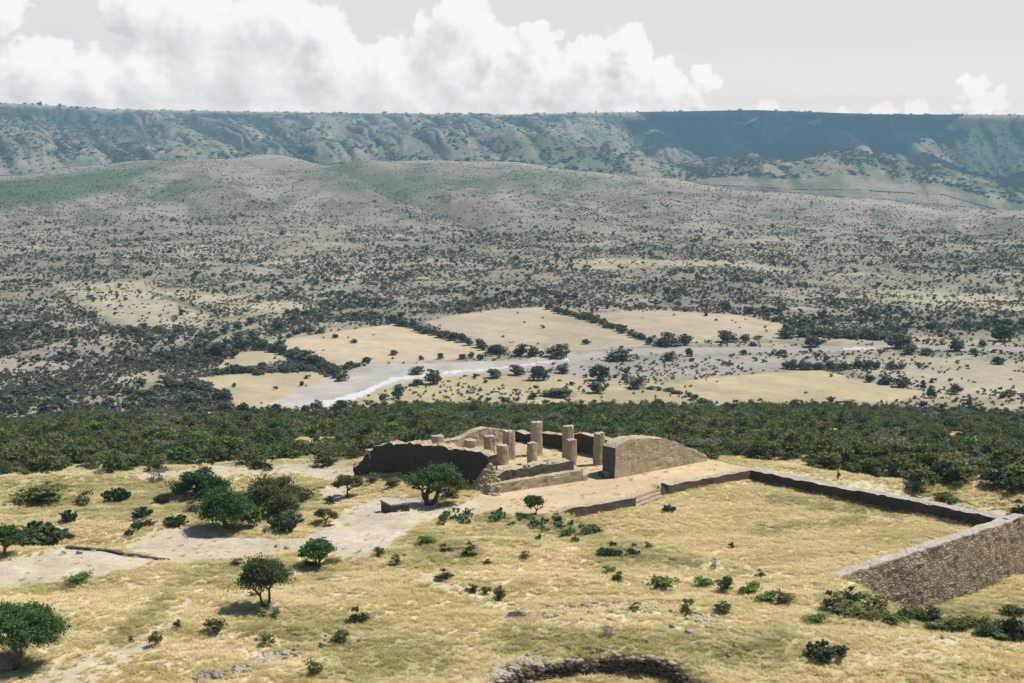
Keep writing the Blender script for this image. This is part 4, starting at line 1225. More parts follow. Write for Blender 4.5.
BUSHES = [
    (252, 528, 30, 24, 'bright', 'light green shrub between the stout-trunked tree and the tall cactus'),
    (40, 502, 54, 19, 'olive', 'wide low olive shrub at the far left above the big cactus'),
    (84, 506, 18, 15, 'olive', 'olive shrub right of the upright cactus on the left'),
    (160, 481, 20, 16, 'grey', 'grey leafless shrub at the edge of the scrub'),
    (178, 494, 26, 14, 'olive', 'olive shrub left of the wide green one'),
    (195, 512, 18, 12, 'olive', 'dry olive shrub beside the left grove'),
    (268, 470, 10, 7, 'dark', 'small round dark shrub on the upper bare strip'),
    (303, 500, 24, 14, 'olive', 'pale olive shrub right of the grove'),
    (329, 505, 11, 9, 'dark', 'small dark shrub below the small dark tree'),
    (292, 523, 22, 12, 'scrub', 'dark green shrub at the foot of the tall cactus'),
    (80, 581, 20, 9, 'bright', 'bright green shrub below the bare plot'),
    (214, 632, 22, 17, 'scrub', 'dark round shrub in tall straw grass below the lone forked tree'),
    (253, 597, 11, 6, 'olive', 'tiny olive shrub left of the lone forked tree'),
    (267, 645, 15, 13, 'olive', 'faded olive shrub in the grass bank near the bottom'),
    (341, 643, 20, 13, 'scrub', 'dark green shrub at the end of the grass bank'),
    (356, 622, 20, 13, 'dark', 'low blackish shrub in the grass, centre left'),
    (314, 675, 20, 17, 'olive', 'olive shrub with a dark base by the scattered stones at the bottom'),
    (308, 567, 12, 7, 'dark', 'small dark shrub left of the feathery tree foot'),
    (334, 564, 16, 6, 'scrub', 'flat shrub right of the feathery tree foot'),
    (236, 566, 14, 8, 'olive', 'olive shrub on the pale mound edge'),
    (155, 646, 13, 18, 'scrub', 'dark upright shrub beside the dirt track'),
    (131, 642, 8, 6, 'scrub', 'tiny green shrub left of the track'),
    (178, 629, 8, 10, 'dark', 'small dark shrub on the track bend'),
    (427, 545, 18, 11, 'bright', 'green shrub in grass below the stone block'),
    (444, 524, 11, 10, 'green', 'small green shrub just right of the bare ground'),
    (380, 557, 11, 12, 'scrub', 'small shrub with a thin stem at the start of the footpath'),
    (396, 564, 12, 9, 'scrub', 'low green shrub beside the footpath start'),
    (444, 553, 14, 8, 'dark', 'flat dark shrub in the mid grass, left of a taller green one'),
    (469, 558, 15, 15, 'scrub', 'tall dark green shrub in the mid grass'),
    (487, 565, 9, 5, 'dark', 'tiny dark shrub right of the tall mid-grass shrub'),
    (443, 580, 16, 10, 'dark', 'dark shrub on the upper edge of the footpath'),
    (471, 592, 12, 8, 'dark', 'small dark shrub midway along the footpath'),
    (487, 594, 10, 9, 'scrub', 'green shrub touching a bigger one by the footpath'),
    (499, 599, 16, 13, 'scrub', 'bigger dark green shrub at the footpath end'),
    (525, 558, 10, 7, 'olive', 'faint olive shrub in the open grass, centre'),
    (557, 524, 10, 11, 'dark', 'small dark shrub in front of the court edge wall'),
    (567, 539, 14, 11, 'olive', 'olive shrub below the court edge wall'),
    (591, 532, 22, 8, 'olive', 'wide low olive shrub right of the cactus patch'),
    (600, 557, 11, 11, 'green', 'green shrub left of the blackish mound-shaped one'),
    (613, 556, 19, 12, 'dark', 'blackish mound-shaped shrub in the grass left of the court'),
    (634, 555, 13, 10, 'dark', 'round blackish shrub standing apart, left of the court'),
    (648, 549, 8, 8, 'olive', 'little shrub behind the round blackish one'),
    (609, 574, 14, 9, 'olive', 'olive shrub below the blackish mound'),
    (618, 582, 11, 12, 'bright', 'bright green shrub touching the olive one below the mound'),
    (664, 591, 23, 16, 'bright', 'broad bright green shrub in the mid grass, centre right'),
    (732, 548, 7, 6, 'dark', 'tiny dark shrub alone inside the court'),
    (715, 568, 8, 13, 'grey', 'thin grey shrub at the open side of the court'),
    (759, 578, 9, 8, 'dark', 'small dark shrub on the court lip'),
    (704, 589, 24, 14, 'bright', 'yellow-green shrub, left half of a touching pair'),
    (722, 592, 17, 18, 'green', 'taller green shrub, right half of a touching pair'),
    (751, 594, 21, 13, 'bright', 'bright shrub right of the touching pair'),
    (767, 602, 19, 12, 'bright', 'vivid green shrub before the stub of low wall'),
    (783, 603, 20, 14, 'olive', 'yellowish shrub right of the vivid green one'),
    (720, 613, 20, 12, 'green', 'round deep green shrub alone in pale grass'),
    (687, 616, 13, 20, 'olive', 'upright thin shrub left of the round deep green one'),
    (635, 611, 13, 9, 'olive', 'drab shrub above the pale rubble mound'),
    (817, 621, 21, 9, 'bright', 'low bright green shrub above the black cactus'),
    (829, 608, 15, 15, 'dark', 'dark shrub at the left foot of the walkway wall'),
    (851, 606, 20, 19, 'dark', 'tall blackish shrub against the mottled wall'),
    (872, 610, 34, 18, 'olive', 'broad olive shrub against the mottled wall'),
    (848, 617, 40, 14, 'olive', 'long olive thicket in the hollow, nearest the wall end'),
    (886, 624, 26, 14, 'olive', 'pale olive shrub in the hollow'),
    (906, 623, 15, 14, 'dark', 'dark round shrub in the middle of the hollow'),
    (933, 624, 24, 15, 'scrub', 'green shrub in the hollow right of the dark round one'),
    (962, 630, 32, 16, 'scrub', 'wide green shrub in the hollow towards the right'),
    (992, 632, 24, 16, 'olive', 'olive shrub in the hollow near the right edge'),
    (1018, 640, 30, 28, 'dark', 'large dark shrub at the right picture edge'),
    (1012, 616, 24, 11, 'scrub', 'low green shrub behind the large dark one at the right edge'),
    (608, 636, 18, 10, 'grey', 'grey-green tuft-like shrub below the rubble mound'),
    (838, 480, 4, 10, 'dark', 'thin dark sapling beyond the far court wall'),
    (918, 494, 18, 12, 'dark', 'dark shrub just beyond the far court wall'),
    (1018, 515, 20, 14, 'dark', 'dark shrub behind the court corner at the right edge'),
    (944, 502, 24, 12, 'bright', 'light green shrub beyond the far court wall, towards the right'),
    (500, 592, 7, 6, 'scrub', 'tiny shrub tucked behind the footpath end shrub'),
    (372, 484, 14, 12, 'olive', 'olive shrub at the left foot of the dark ruined wall'),
    (392, 489, 18, 12, 'olive', 'dry shrub between the dark wall and the stone block'),
    (452, 497, 22, 10, 'scrub', 'low shrub right of the round bright green tree'),
]
for b_ in BUSHES:
    bush(b_[0], b_[1], b_[2], b_[3], b_[4], b_[5], group='shrubs of the grassy hilltop')

for i in range(26):
    t = i / 25 + random.uniform(-.03, .03)
    bush(836 + 190 * t, np.interp(t, [0, .3, .6, 1], [612, 621, 629, 640]) + random.uniform(-7, 5), random.uniform(12, 28), random.uniform(7, 15), random.choice(['olive', 'olive', 'olive', 'scrub', 'bright']),
         'bush merging into the thicket that fills the hollow below the mottled wall', group='thicket in the hollow below the mottled wall')
CACTI = [
    (37, 544, 64, 39, 'pear', 'largest prickly pear thicket, behind the bare plot on the left'),
    (116, 502, 26, 27, 'pear', 'round dark prickly pear standing high on the left rise'),
    (141, 516, 27, 16, 'pear', 'broad prickly pear below the round dark one'),
    (144, 527, 28, 12, 'pear', 'low pale-edged prickly pear in front of the broad one'),
    (130, 535, 12, 10, 'pear', 'smallest prickly pear at the edge of the pale mound'),
    (162, 504, 19, 22, 'pear', 'upright prickly pear right of the round dark one'),
    (176, 525, 24, 19, 'pear', 'prickly pear on the rim of the pale mound'),
    (68, 523, 20, 26, 'pear', 'leaning tall prickly pear next to the largest thicket'),
    (286, 530, 40, 34, 'pear', 'tall prickly pear between the trees of the left grove'),
    (825, 657, 44, 29, 'pear', 'black prickly pear alone in pale grass at the lower right'),
    (268, 616, 26, 11, 'pearg', 'pale small prickly pear at the foot of the lone forked tree'),
    (669, 512, 14, 14, 'pear', 'forked dark prickly pear inside the court by the staircase'),
]
for c_ in CACTI:
    bush(*c_, name='prickly_pear', cat='cactus', group='large prickly pears of the hilltop')
for i in range(46):   # green cactus patch before the hall
    t = random.random(); px = 443 + 150 * t + random.gauss(0, 5); py = 516 + 17 * t + random.gauss(0, 4.5)
    bush(px, py, random.uniform(7, 12), random.uniform(5, 9), 'pearg', 'small green prickly pear clump in the patch below the plaza', name='prickly_pear', cat='cactus', group='cactus patch below the plaza')

# ------------------------------------------------------------------ stones
root = empty('dry_stone_wall', (PIT_C[0], PIT_C[1], 0), 'curved dry-stone wall round the grassy pit at the bottom edge', 'wall')
rr = np.random.default_rng(15)
zrim = lambda a: tz(PIT_C[0] + (PIT_R + 1.3) * math.cos(a), PIT_C[1] + (PIT_R + 1.3) * math.sin(a))
items, caps = [], []
for lay in range(6):
    nst = 105
    for k in range(nst):
        a = 2 * math.pi * (k + .5 * (lay % 2)) / nst + rr.uniform(-.012, .012)
        rad = PIT_R + .25 + rr.normal(0, .07) + lay * .03
        x, y = PIT_C[0] + rad * math.cos(a), PIT_C[1] + rad * math.sin(a)
        if lay >= 4 and vnoise(np.array([a * 3.1]), np.array([2.5]), 77)[0] < .34 + .12 * (lay - 4): continue
        q = rr.uniform(.20, .30)
        items.append((x, y, zrim(a) - 1.78 + lay * .3 + rr.uniform(-.03, .03), .30, q * 1.15, .17, a))
for k in range(150):
    a = rr.uniform(0, 2 * math.pi)
    if rr.random() < .2 or vnoise(np.array([a * 3.1]), np.array([2.5]), 77)[0] < .52: continue
    rad = PIT_R + .42 + rr.normal(0, .14)
    x, y = PIT_C[0] + rad * math.cos(a), PIT_C[1] + rad * math.sin(a)
    q = rr.uniform(.18, .36)
    caps.append((x, y, zrim(a) - .02 + rr.uniform(-.14, .12), q, q * 1.3, q * .45, a + rr.normal(0, .3)))
for k in range(170):
    a = rr.normal(2.35, .22) if k > 50 else rr.uniform(0, 6.28)
    rad = PIT_R + abs(rr.normal(.7, .8)) + .2
    x, y = PIT_C[0] + rad * math.cos(a), PIT_C[1] + rad * math.sin(a)
    q = rr.uniform(.12, .34)
    caps.append((x, y, tz(x, y) + q * .2, q * 1.2, q, q * .55, rr.uniform(0, 3)))
me = stones_mesh('wall_face', items, 8); move_to(me, root); link('wall_face', me, M_STONE_M, root)  # darker than the capstones: shade of the inner face put into the colour
me = stones_mesh('capstones', caps, 9); move_to(me, root); link('capstones', me, M_ROCK, root)
def stone_line(pts, n, label, spread=4, smin=.12, smax=.34, seed=1):
    r = np.random.default_rng(seed); it = []
    for k in range(n):
        t = r.uniform(0, len(pts) - 1.001); i = int(t); f = t - i
        px = pts[i][0] * (1 - f) + pts[i + 1][0] * f + r.normal(0, spread); py = pts[i][1] * (1 - f) + pts[i + 1][1] * f + r.normal(0, spread * .4)
        x, y, z = hit(px, py); s = r.uniform(smin, smax)
        it.append((x, y, z + s * .25, s * 1.2, s, s * .7, r.uniform(0, 3)))
    return it
tag(link('ruined_wall', stones_mesh('ruined_wall', stone_line([(200, 680), (235, 672), (262, 662), (290, 655)], 90, '', 4, seed=2), 9), M_ROCK), 'broken line of pale wall stones at the bottom left', 'wall')
tag(link('rubble_mound', stones_mesh('rubble_mound', stone_line([(522, 616), (570, 609), (620, 607), (665, 610), (700, 618), (722, 624)], 230, '', 7, .08, .26, seed=3), 10), M_TOP), 'spread of pale rubble on the low mound above the pit', 'rubble', kind='stuff')
for (px, py, s_, lab) in [(517, 617, .85, 'largest dark boulder at the left end of the pale rubble'), (583, 606, .35, 'reddish stone on the crest of the rubble mound'), (64, 553, .3, 'single dark stone on the kerb of the bare plot'),
                          (80, 553.5, .42, 'flat dark stone lying on the bare plot'), (277, 547, .4, 'grey stone on the pale ground left of the feathery tree'), (287, 549, .35, 'smaller grey stone next to the feathery tree'),
                          (323, 646, .5, 'stone jutting from the grass bank edge'), (257, 640, .3, 'half buried stone under the grass bank'), (362, 642, .5, 'pale block at the turf edge, bottom left of centre'),
                          (603, 660, .4, 'stone poking from the grass above the pit'), (690, 634, .5, 'reddish block in grass right of the rubble'), (672, 628, .35, 'pale stone right of the rubble mound'),
                          (153, 667, .25, 'small dark stone on the pale track'), (158, 668, .3, 'dark stone beside a smaller one on the pale track'), (943, 638, .3, 'lone stone on the pale ridge at the right')]:
    x, y, z = hit(px, py)
    me = stones_mesh('rock', [(0, 0, s_ * .3, s_ * .9, s_ * .6, s_ * .45, random.uniform(0, 3))], int(px))
    o = link('rock', me, M_STONE_M if s_ > .9 else M_ROCK); o.location = (x, y, z)
    tag(o, lab, 'rock', 'loose rocks of the hilltop')

for k in range(70):
    px = random.uniform(150, 760); py = random.uniform(596, 680)
    if random.random() < .6: px, py = random.choice([(310, 655), (350, 640), (440, 655), (540, 640), (620, 625), (700, 640), (640, 648)]); px += random.gauss(0, 26); py += random.gauss(0, 8)
    x, y, z = hit(px, py); q = random.uniform(.10, .26)
    o = link('rock', stones_mesh('rock', [(0, 0, q * .35, q, q * .75, q * .6, random.uniform(0, 3))], 500 + k), M_ROCK); o.location = (x, y, z)
    tag(o, 'small stone lying loose in the dry grass of the near slope', 'rock', 'small stones in the grass')

# ------------------------------------------------------------------ valley trees, one by one
def valley(px, py, w, h, label, group):
    return bush(px, py, w, h, 'valley', label, name='valley_tree', cat='tree', group=group)
SINGLE = [
    (434, 384, 15, 15, 'dark round tree standing at the river bend'), (399, 398, 11, 15, 'thin dark tree on the near river bank'), (417, 374, 13, 7, 'low bush on the gravel of the river'),
    (418, 385, 10, 6, 'small bush beside the dark round tree'), (306, 413, 10, 8, 'small tree on the near bank, lower reach'), (316, 413, 12, 13, 'dark tree on the near bank, lower reach'), (341, 410, 13, 10, 'tree on the near bank above the scrub'),
    (350, 415, 14, 8, 'low bush at the top of the scrub by the river'), (276, 418, 15, 14, 'dark tree where the river leaves behind the scrub'), (313, 420, 10, 8, 'bush between scrub and river'),
    (521, 356, 12, 11, 'tree on the far river bank, first of a loose row'), (534, 356, 13, 11, 'tree on the far river bank, second of a loose row'), (558, 357, 26, 11, 'wide thicket on the far river bank'), (496, 353, 18, 8, 'low trees on the far bank at the field corner'),
    (495, 378, 15, 9, 'tree on the near bank before the grey gravel'), (517, 375, 14, 9, 'rounded tree on the near bank'), (539, 380, 19, 14, 'large dark tree on the near bank'), (562, 373, 13, 10, 'tree at the edge of the grey gravel'),
    (599, 380, 18, 15, 'large round tree amid the grazing land'), (597, 393, 15, 11, 'tree below the large round one'), (636, 388, 17, 12, 'dark tree at the corner of the lower tan field'), (619, 360, 24, 10, 'thicket on the river island'), (669, 360, 13, 9, 'bush on the river island, right end'),
    (689, 356, 8, 8, 'small dark tree at the water'), (559, 396, 28, 7, 'long low hedge in the grazing land'), (533, 399, 9, 6, 'bush left of the long low hedge'), (669, 346, 18, 12, 'leafy tree at the lower end of the field hedge'), (686, 345, 12, 12, 'round pale green tree beside the field hedge end'),
    (727, 342, 17, 10, 'dark tree group before the river, centre right'), (745, 342, 10, 8, 'small tree right of the dark group'), (753, 346, 8, 5, 'bush above the river, centre right'),
    (813, 347, 15, 10, 'dark tree on the far bank right of the tan field'), (899, 348, 22, 14, 'largest tree on the far bank at the right'), (909, 354, 16, 9, 'dark bush below the largest right bank tree'), (927, 355, 13, 7, 'bush on the right bank, middle'),
    (956, 351, 13, 14, 'tall pale tree on the right bank'), (974, 354, 9, 6, 'small dark bush on the right bank'), (983, 347, 8, 8, 'round small tree near the right edge'), (999, 364, 11, 8, 'tree near the right edge below the river'), (1002, 341, 20, 16, 'big dark clump at the right edge of the valley'),
    (787, 338, 16, 10, 'tree clump at the corner of the upper tan field'), (870, 382, 9, 7, 'hedge tree on the upper rim of the lower tan field'), (887, 384, 14, 9, 'wide hedge tree on the rim of the lower tan field'), (902, 387, 14, 11, 'dark hedge tree on the rim of the lower tan field'),
    (923, 389, 6, 9, 'slender tree at the tip of the lower tan field'), (931, 398, 9, 10, 'tree below the tip of the lower tan field'), (955, 394, 12, 10, 'tree right of the lower tan field'), (252, 342, 9, 11, 'tall tree above the upper left field'), (243, 349, 15, 10, 'bushy tree at the left corner of the fields'),
    (220, 356, 22, 14, 'dark thicket left of the fields'), (187, 405, 18, 12, 'large tree left of the lower left field'), (196, 414, 15, 11, 'tree above the scrub, left'), (224, 412, 18, 10, 'wide tree below the lower left field'), (243, 416, 14, 12, 'tree at the bottom of the lower left field'),
    (29, 425, 17, 10, 'tree at the top of the scrub, far left'), (47, 414, 22, 14, 'dark tree group at the far left'), (335, 338, 6, 4, 'first bush on the line across the upper field'), (354, 343, 7, 4, 'second bush on the line across the upper field'), (394, 355, 8, 5, 'last bush on the line across the upper field'),
    (367, 362, 9, 5, 'bush at the near rim of the upper field'), (421, 360, 5, 4, 'tiny bush right of the near rim'), (440, 359, 7, 6, 'small tree by the far bank'), (462, 359, 9, 5, 'low bush on the far bank'), (471, 358, 7, 6, 'small tree in the far bank row'), (480, 360, 7, 6, 'last small tree in the far bank row'),
    (302, 386, 5, 5, 'lone bush in the lower left field'), (234, 387, 5, 4, 'lone bush on the left of the lower left field'), (586, 344, 8, 5, 'lone dark bush in the middle tan field'), (279, 330, 12, 12, 'dark lone tree above the upper field'),
]
for s_ in SINGLE: valley(*s_, 'scattered trees of the valley floor')
for (pa, pb, py, lab) in [(838, 850, 324, 'short pale wall in the green belt on the far bank'), (836, 852, 403, 'pale low wall at the top of the scrub under the lower tan field'), (961, 972, 401, 'short pale wall at the top of the scrub towards the right edge')]:
    a = hit(pa, py); b = hit(pb, py)
    wall('low_wall', lab, 'wall', a[:2], b[:2], .8, [(0, a[2] + .9), (1, b[2] + .9)], min(a[2], b[2]) - 1, M_COPE, M_COPE, side=1, ragged=.05)
def row(pts, n, w, h, label, group, jit=1.5):
    for k in range(n):
        t = (k + random.uniform(.2, .8)) / n * (len(pts) - 1); i = min(int(t), len(pts) - 2); f = t - i
        px = pts[i][0] * (1 - f) + pts[i + 1][0] * f + random.gauss(0, jit); py = pts[i][1] * (1 - f) + pts[i + 1][1] * f + random.gauss(0, jit * .4)
        valley(px, py + 2, w * random.uniform(.7, 1.3), h * random.uniform(.7, 1.25), label, group)
row([(393, 321), (440, 335), (505, 353)], 17, 10, 7.5, 'tree in the hedgerow along the upper right side of the big tan field', 'hedgerow right of the big tan field')
row([(238, 342), (262, 346), (300, 358), (322, 364), (340, 380)], 24, 11, 9, 'tree in the thick hedge between the upper and lower left fields', 'thick hedge between the left fields')
row([(214, 372), (260, 371), (312, 369)], 14, 10, 6, 'tree in the hedge along the top of the lower left field', 'hedge on top of the lower left field')
row([(548, 307), (600, 322), (660, 344)], 22, 8, 6, 'tree in the long hedgerow between the two far tan fields', 'hedgerow between the far tan fields')
row([(786, 367), (830, 367), (906, 367)], 20, 10, 7, 'tree in the row above the lower tan field', 'tree row above the lower tan field')
row([(645, 386), (680, 392), (712, 403)], 9, 8, 4, 'bush in the slanting hedge left of the lower tan field', 'slanting hedge left of the lower tan field')
row([(800, 334), (850, 336), (898, 338)], 16, 13, 8, 'tree in the green belt on the far bank at the right', 'green belt on the far bank')
row([(165, 385), (200, 388), (232, 402)], 10, 14, 9, 'tree in the thicket left of the lower left field', 'thicket left of the lower left field')
for i in range(46):
    px = random.uniform(408, 482); py = random.uniform(384, 404)
    bush(px, py, random.uniform(2.2, 3.4), random.uniform(2, 3.2), 'dark', 'tiny dark bush dotting the grazed ground by the river', name='dotted_bush', cat='shrub', group='dark bushes dotting the grazed ground')
for i in range(40):
    px = random.uniform(500, 700); py = random.uniform(386, 406)
    bush(px, py, random.uniform(2, 3.6), random.uniform(2, 3.4), 'dark', 'tiny dark bush on the dry strip above the scrub slope', name='dotted_bush', cat='shrub', group='dark bushes on the dry strip')

for (px, wd, lab) in [(60, 22, 'larger tree clump on the skyline of the mesa, far left'), (78, 16, 'smaller tree clump on the skyline of the mesa, far left'), (8, 18, 'tree clump on the skyline at the left picture edge'), (290, 8, 'lone tree on the skyline, left of centre'), (421, 10, 'lone tree on the skyline under the big cloud'),
                      (447, 9, 'second lone tree on the skyline under the big cloud'), (596, 9, 'lone tree on the skyline, centre right'), (703, 9, 'small tree at the left end of the raised skyline')]:
    x = (px - 512) / F * 6400 * .99; y = math.sqrt(6400 ** 2 - x * x)
    o = bpy.data.objects.new('skyline_tree', random.choice(PB['valley'])); COL.objects.link(o); o.location = (x, y, tz(x, y)); o.scale = (wd, wd, wd * .7)
    tag(o, lab, 'tree', 'trees on the skyline')

# ------------------------------------------------------------------ instanced ground cover (stuff)
def scatter(name, pts, scl, rot, pick, protos, label, cat, extra=None):
    me = bpy.data.meshes.new(name)
    me.vertices.add(len(pts)); me.vertices.foreach_set('co', np.asarray(pts, np.float32).ravel())
    a = me.attributes.new('scl', 'FLOAT_VECTOR', 'POINT'); a.data.foreach_set('vector', np.asarray(scl, np.float32).ravel())
    a = me.attributes.new('rot', 'FLOAT', 'POINT'); a.data.foreach_set('value', np.asarray(rot, np.float32))
    a = me.attributes.new('pick', 'INT', 'POINT'); a.data.foreach_set('value', np.asarray(pick, np.int32))
    if extra is not None:
        a = me.attributes.new('olv', 'FLOAT', 'POINT'); a.data.foreach_set('value', np.asarray(extra, np.float32))
    coll = bpy.data.collections.new(name + '_kinds')
    for k, p in enumerate(protos):
        coll.objects.link(bpy.data.objects.new('%s_kind_%02d' % (name, k), p))
    ng = bpy.data.node_groups.new(name + '_spread', 'GeometryNodeTree')
    ng.interface.new_socket('Geometry', in_out='INPUT', socket_type='NodeSocketGeometry')
    ng.interface.new_socket('Geometry', in_out='OUTPUT', socket_type='NodeSocketGeometry')
    g = NT(ng); gi = g.new('NodeGroupInput'); go = g.new('NodeGroupOutput')
    ci = g.new('GeometryNodeCollectionInfo'); ci.inputs['Collection'].default_value = coll
    ci.inputs['Separate Children'].default_value = True; ci.inputs['Reset Children'].default_value = True
    iop = g.new('GeometryNodeInstanceOnPoints'); iop.inputs['Pick Instance'].default_value = True
    def attr(nm, dt):
        n_ = g.new('GeometryNodeInputNamedAttribute', data_type=dt); n_.inputs['Name'].default_value = nm; return n_.outputs[0]
    g.l.new(gi.outputs[0], iop.inputs['Points']); g.l.new(ci.outputs[0], iop.inputs['Instance'])
    g.l.new(attr('pick', 'INT'), iop.inputs['Instance Index'])
    cx = g.new('ShaderNodeCombineXYZ'); g.l.new(attr('rot', 'FLOAT'), cx.inputs[2])
    er = g.new('FunctionNodeEulerToRotation'); g.l.new(cx.outputs[0], er.inputs[0]); g.l.new(er.outputs[0], iop.inputs['Rotation'])
    g.l.new(attr('scl', 'FLOAT_VECTOR'), iop.inputs['Scale'])
    g.l.new(iop.outputs[0], go.inputs[0])
    o = link(name, me)
    md = o.modifiers.new('spread', 'NODES'); md.node_group = ng
    o['kind'] = 'stuff'; o['label'] = label; o['category'] = cat
    return o

# --- scrub slope: nearest 300 as things, the rest as one mass
n_try = 46000
aa = rng.uniform(R(-21), R(21), n_try); ddv = np.sqrt(rng.uniform(196 ** 2, 590 ** 2, n_try))
sx, sy = ddv * np.sin(aa), ddv * np.cos(aa)
sz = terrain(sx, sy); BXs, BYs = bearing(sx, sy, sz)
edge = np.interp(BXs, [-200, 0, 60, 150, 350, 430, 700, 760, 860, 1024, 1300], [474, 474, 471, 465, 458, 452, 457, 464, 479, 509, 540])
dn = fbm(sx / 26.0, sy / 26.0, 201, 3)
prob = np.where(BYs < edge, .70 * sst(.30, .52, dn) * np.where(BXs < 420, .85, 1) + .10, np.where(BYs < edge + 9, .10, 0))
far_edge = np.interp(BXs, [0, 300, 500, 700, 1024], [419, 412, 408, 404, 398]) + 14 * (fbm(sx / 30.0, sx * 0, 205, 3) - .5)
prob = prob * sst(-2, 7, BYs - far_edge)
inhall = inpoly(sx, sy, HALL_POLY)
pm = M  # (site masks are only needed for the sheet)
keep = (rng.uniform(0, 1, n_try) < prob) & ~inhall
for A_, B_, lim in ((HALL_L, HALL_B, 3.0), (HALL_B, FAC_E, 3.0), (CF, CR, 3.6), (LWA, LWB, 2.5), (RWA, RWB, 2.5)):
    dd_, _ = segdist(sx, sy, [tuple(A_), tuple(B_)]); keep &= dd_ > lim
keep &= ~inpoly(sx, sy, COURT_POLY) & ~inpoly(sx, sy, PLAZA_POLY)
sx, sy, sz, ddv = sx[keep], sy[keep], sz[keep], ddv[keep]
order = np.argsort(ddv); sx, sy, sz, ddv = sx[order], sy[order], sz[order], ddv[order]
print('scrub', len(sx))
sw = np.clip(np.exp(rng.normal(.62, .36, len(sx))), .9, 4.8); sh = sw * rng.uniform(.6, .95, len(sx))
SP_ = PB['bright'][:1] + PB['scrub'] + PB['scrub'] + PB['green'][:2] + PB['olive'][:3] + PB['dark'][:2] + PC['pear'][:2] + PB['grey'][:1]
kn = (['bright'] + ['scrub'] * 8 + ['green'] * 2 + ['olive'] * 3 + ['dark'] * 2 + ['pear'] * 2 + ['grey'])
pk = rng.integers(0, len(SP_), len(sx))
KL = {'scrub': 'dark scrub bush at the near edge of the scrub slope', 'green': 'fresh green mesquite bush at the near edge of the scrub slope', 'bright': 'bright yellow-green bush at the near edge of the scrub slope', 'olive': 'yellowish bush at the near edge of the scrub slope',
      'dark': 'blackish bush at the near edge of the scrub slope', 'pear': 'prickly pear at the near edge of the scrub slope', 'grey': 'leafless grey bush at the near edge of the scrub slope'}
inview = np.abs(512 + F * sx / sy - 512) < 530
near_idx = np.nonzero(inview)[0][:300]
for i in near_idx:
    k = kn[pk[i]]
    o = bpy.data.objects.new('prickly_pear' if k == 'pear' else 'scrub_bush', SP_[pk[i]]); COL.objects.link(o)
    o.location = (sx[i], sy[i], sz[i]); o.scale = (sw[i], sw[i], sh[i]); o.rotation_euler = (0, 0, rng.uniform(0, 6.28))
    tag(o, KL[k], 'cactus' if k == 'pear' else 'bush', 'near edge of the scrub slope, ' + k + ' plants')
rest = np.setdiff1d(np.arange(len(sx)), near_idx)
scatter('scrub', np.stack([sx, sy, sz], 1)[rest], np.stack([sw, sw, sh], 1)[rest], rng.uniform(0, 6.28, len(rest)), pk[rest], SP_, 'dense dark green scrub covering the slope below the ruins', 'scrub')

# --- far scrub: dots over plain and foothills
n_try = 300000
px = rng.uniform(-120, 1144, n_try); th = rng.uniform(PITCH + math.atan((160 - 341.5) / F), PITCH + math.atan((420 - 341.5) / F), n_try)
fd = 100 / np.tan(np.maximum(th, .012)); fd = np.clip(fd, 300, 3400)
fx = (px - 512) / F * fd * 1.0; fy = np.sqrt(np.maximum(fd ** 2 - fx ** 2, 1))
fz = terrain(fx, fy); FX, FY = bearing(fx, fy, fz)
FM = site(FX, FY, fd, fx, fy)
dn = fbm(fx / 50.0, fy / 50.0, 211, 4)
pr = np.interp(fd, [560, 590, 800, 1200, 1800, 2600, 3300], [0, .16, .28, .30, .20, .09, .04]) * (.35 + 1.3 * sst(.35, .65, dn))
pr = np.where((FX < 330) & (FY > 330), pr * 1.5, pr)
pr = pr * (.15 + 2.1 * sst(.44, .64, fbm(fx / 17.0, fy / 24.0, 213, 3)))
pr = pr + np.minimum(FM['dark'], 1) * .45 * (.4 + 1.2 * sst(.4, .6, fbm(fx / 12.0, fy / 18.0, 214, 3))) + FM['green'] * .05
pr = pr * (1 - .985 * np.maximum.reduce([FM['fields'][k] for k in FIELDS])) * (1 - FM['bed']) * (1 - .75 * FM['gravel']) * (1 - .7 * FM['graze']) * (1 - .88 * FM['soil'])
pr = np.where((FX > 420) & (FX < 1100) & (FY > 335) & (FY < 412), pr * .35, pr)
keep = rng.uniform(0, 1, n_try) < pr * .23
fx, fy, fz, fd, FY = fx[keep], fy[keep], fz[keep], fd[keep], FY[keep]
print('far scrub', len(fx))
fw = np.clip(np.exp(rng.normal(.42, .42, len(fx))), .7, 4.5) * np.interp(fd, [560, 1000, 2000, 3300], [1.05, 1.05, 1.0, .95]) ; fh = fw * rng.uniform(.65, 1.0, len(fx))
FPR = [proto_bush('far_scrub', 300 + i, M_FAR, 90, 8, leaf=.24, stems=2, flat=1.0) for i in range(5)]
scatter('far_scrub', np.stack([fx, fy, fz], 1), np.stack([fw, fw, fh], 1), rng.uniform(0, 6.28, len(fx)), rng.integers(0, 5, len(fx)), FPR, 'countless dark bushes speckling the dry plain and foothills', 'scrub')

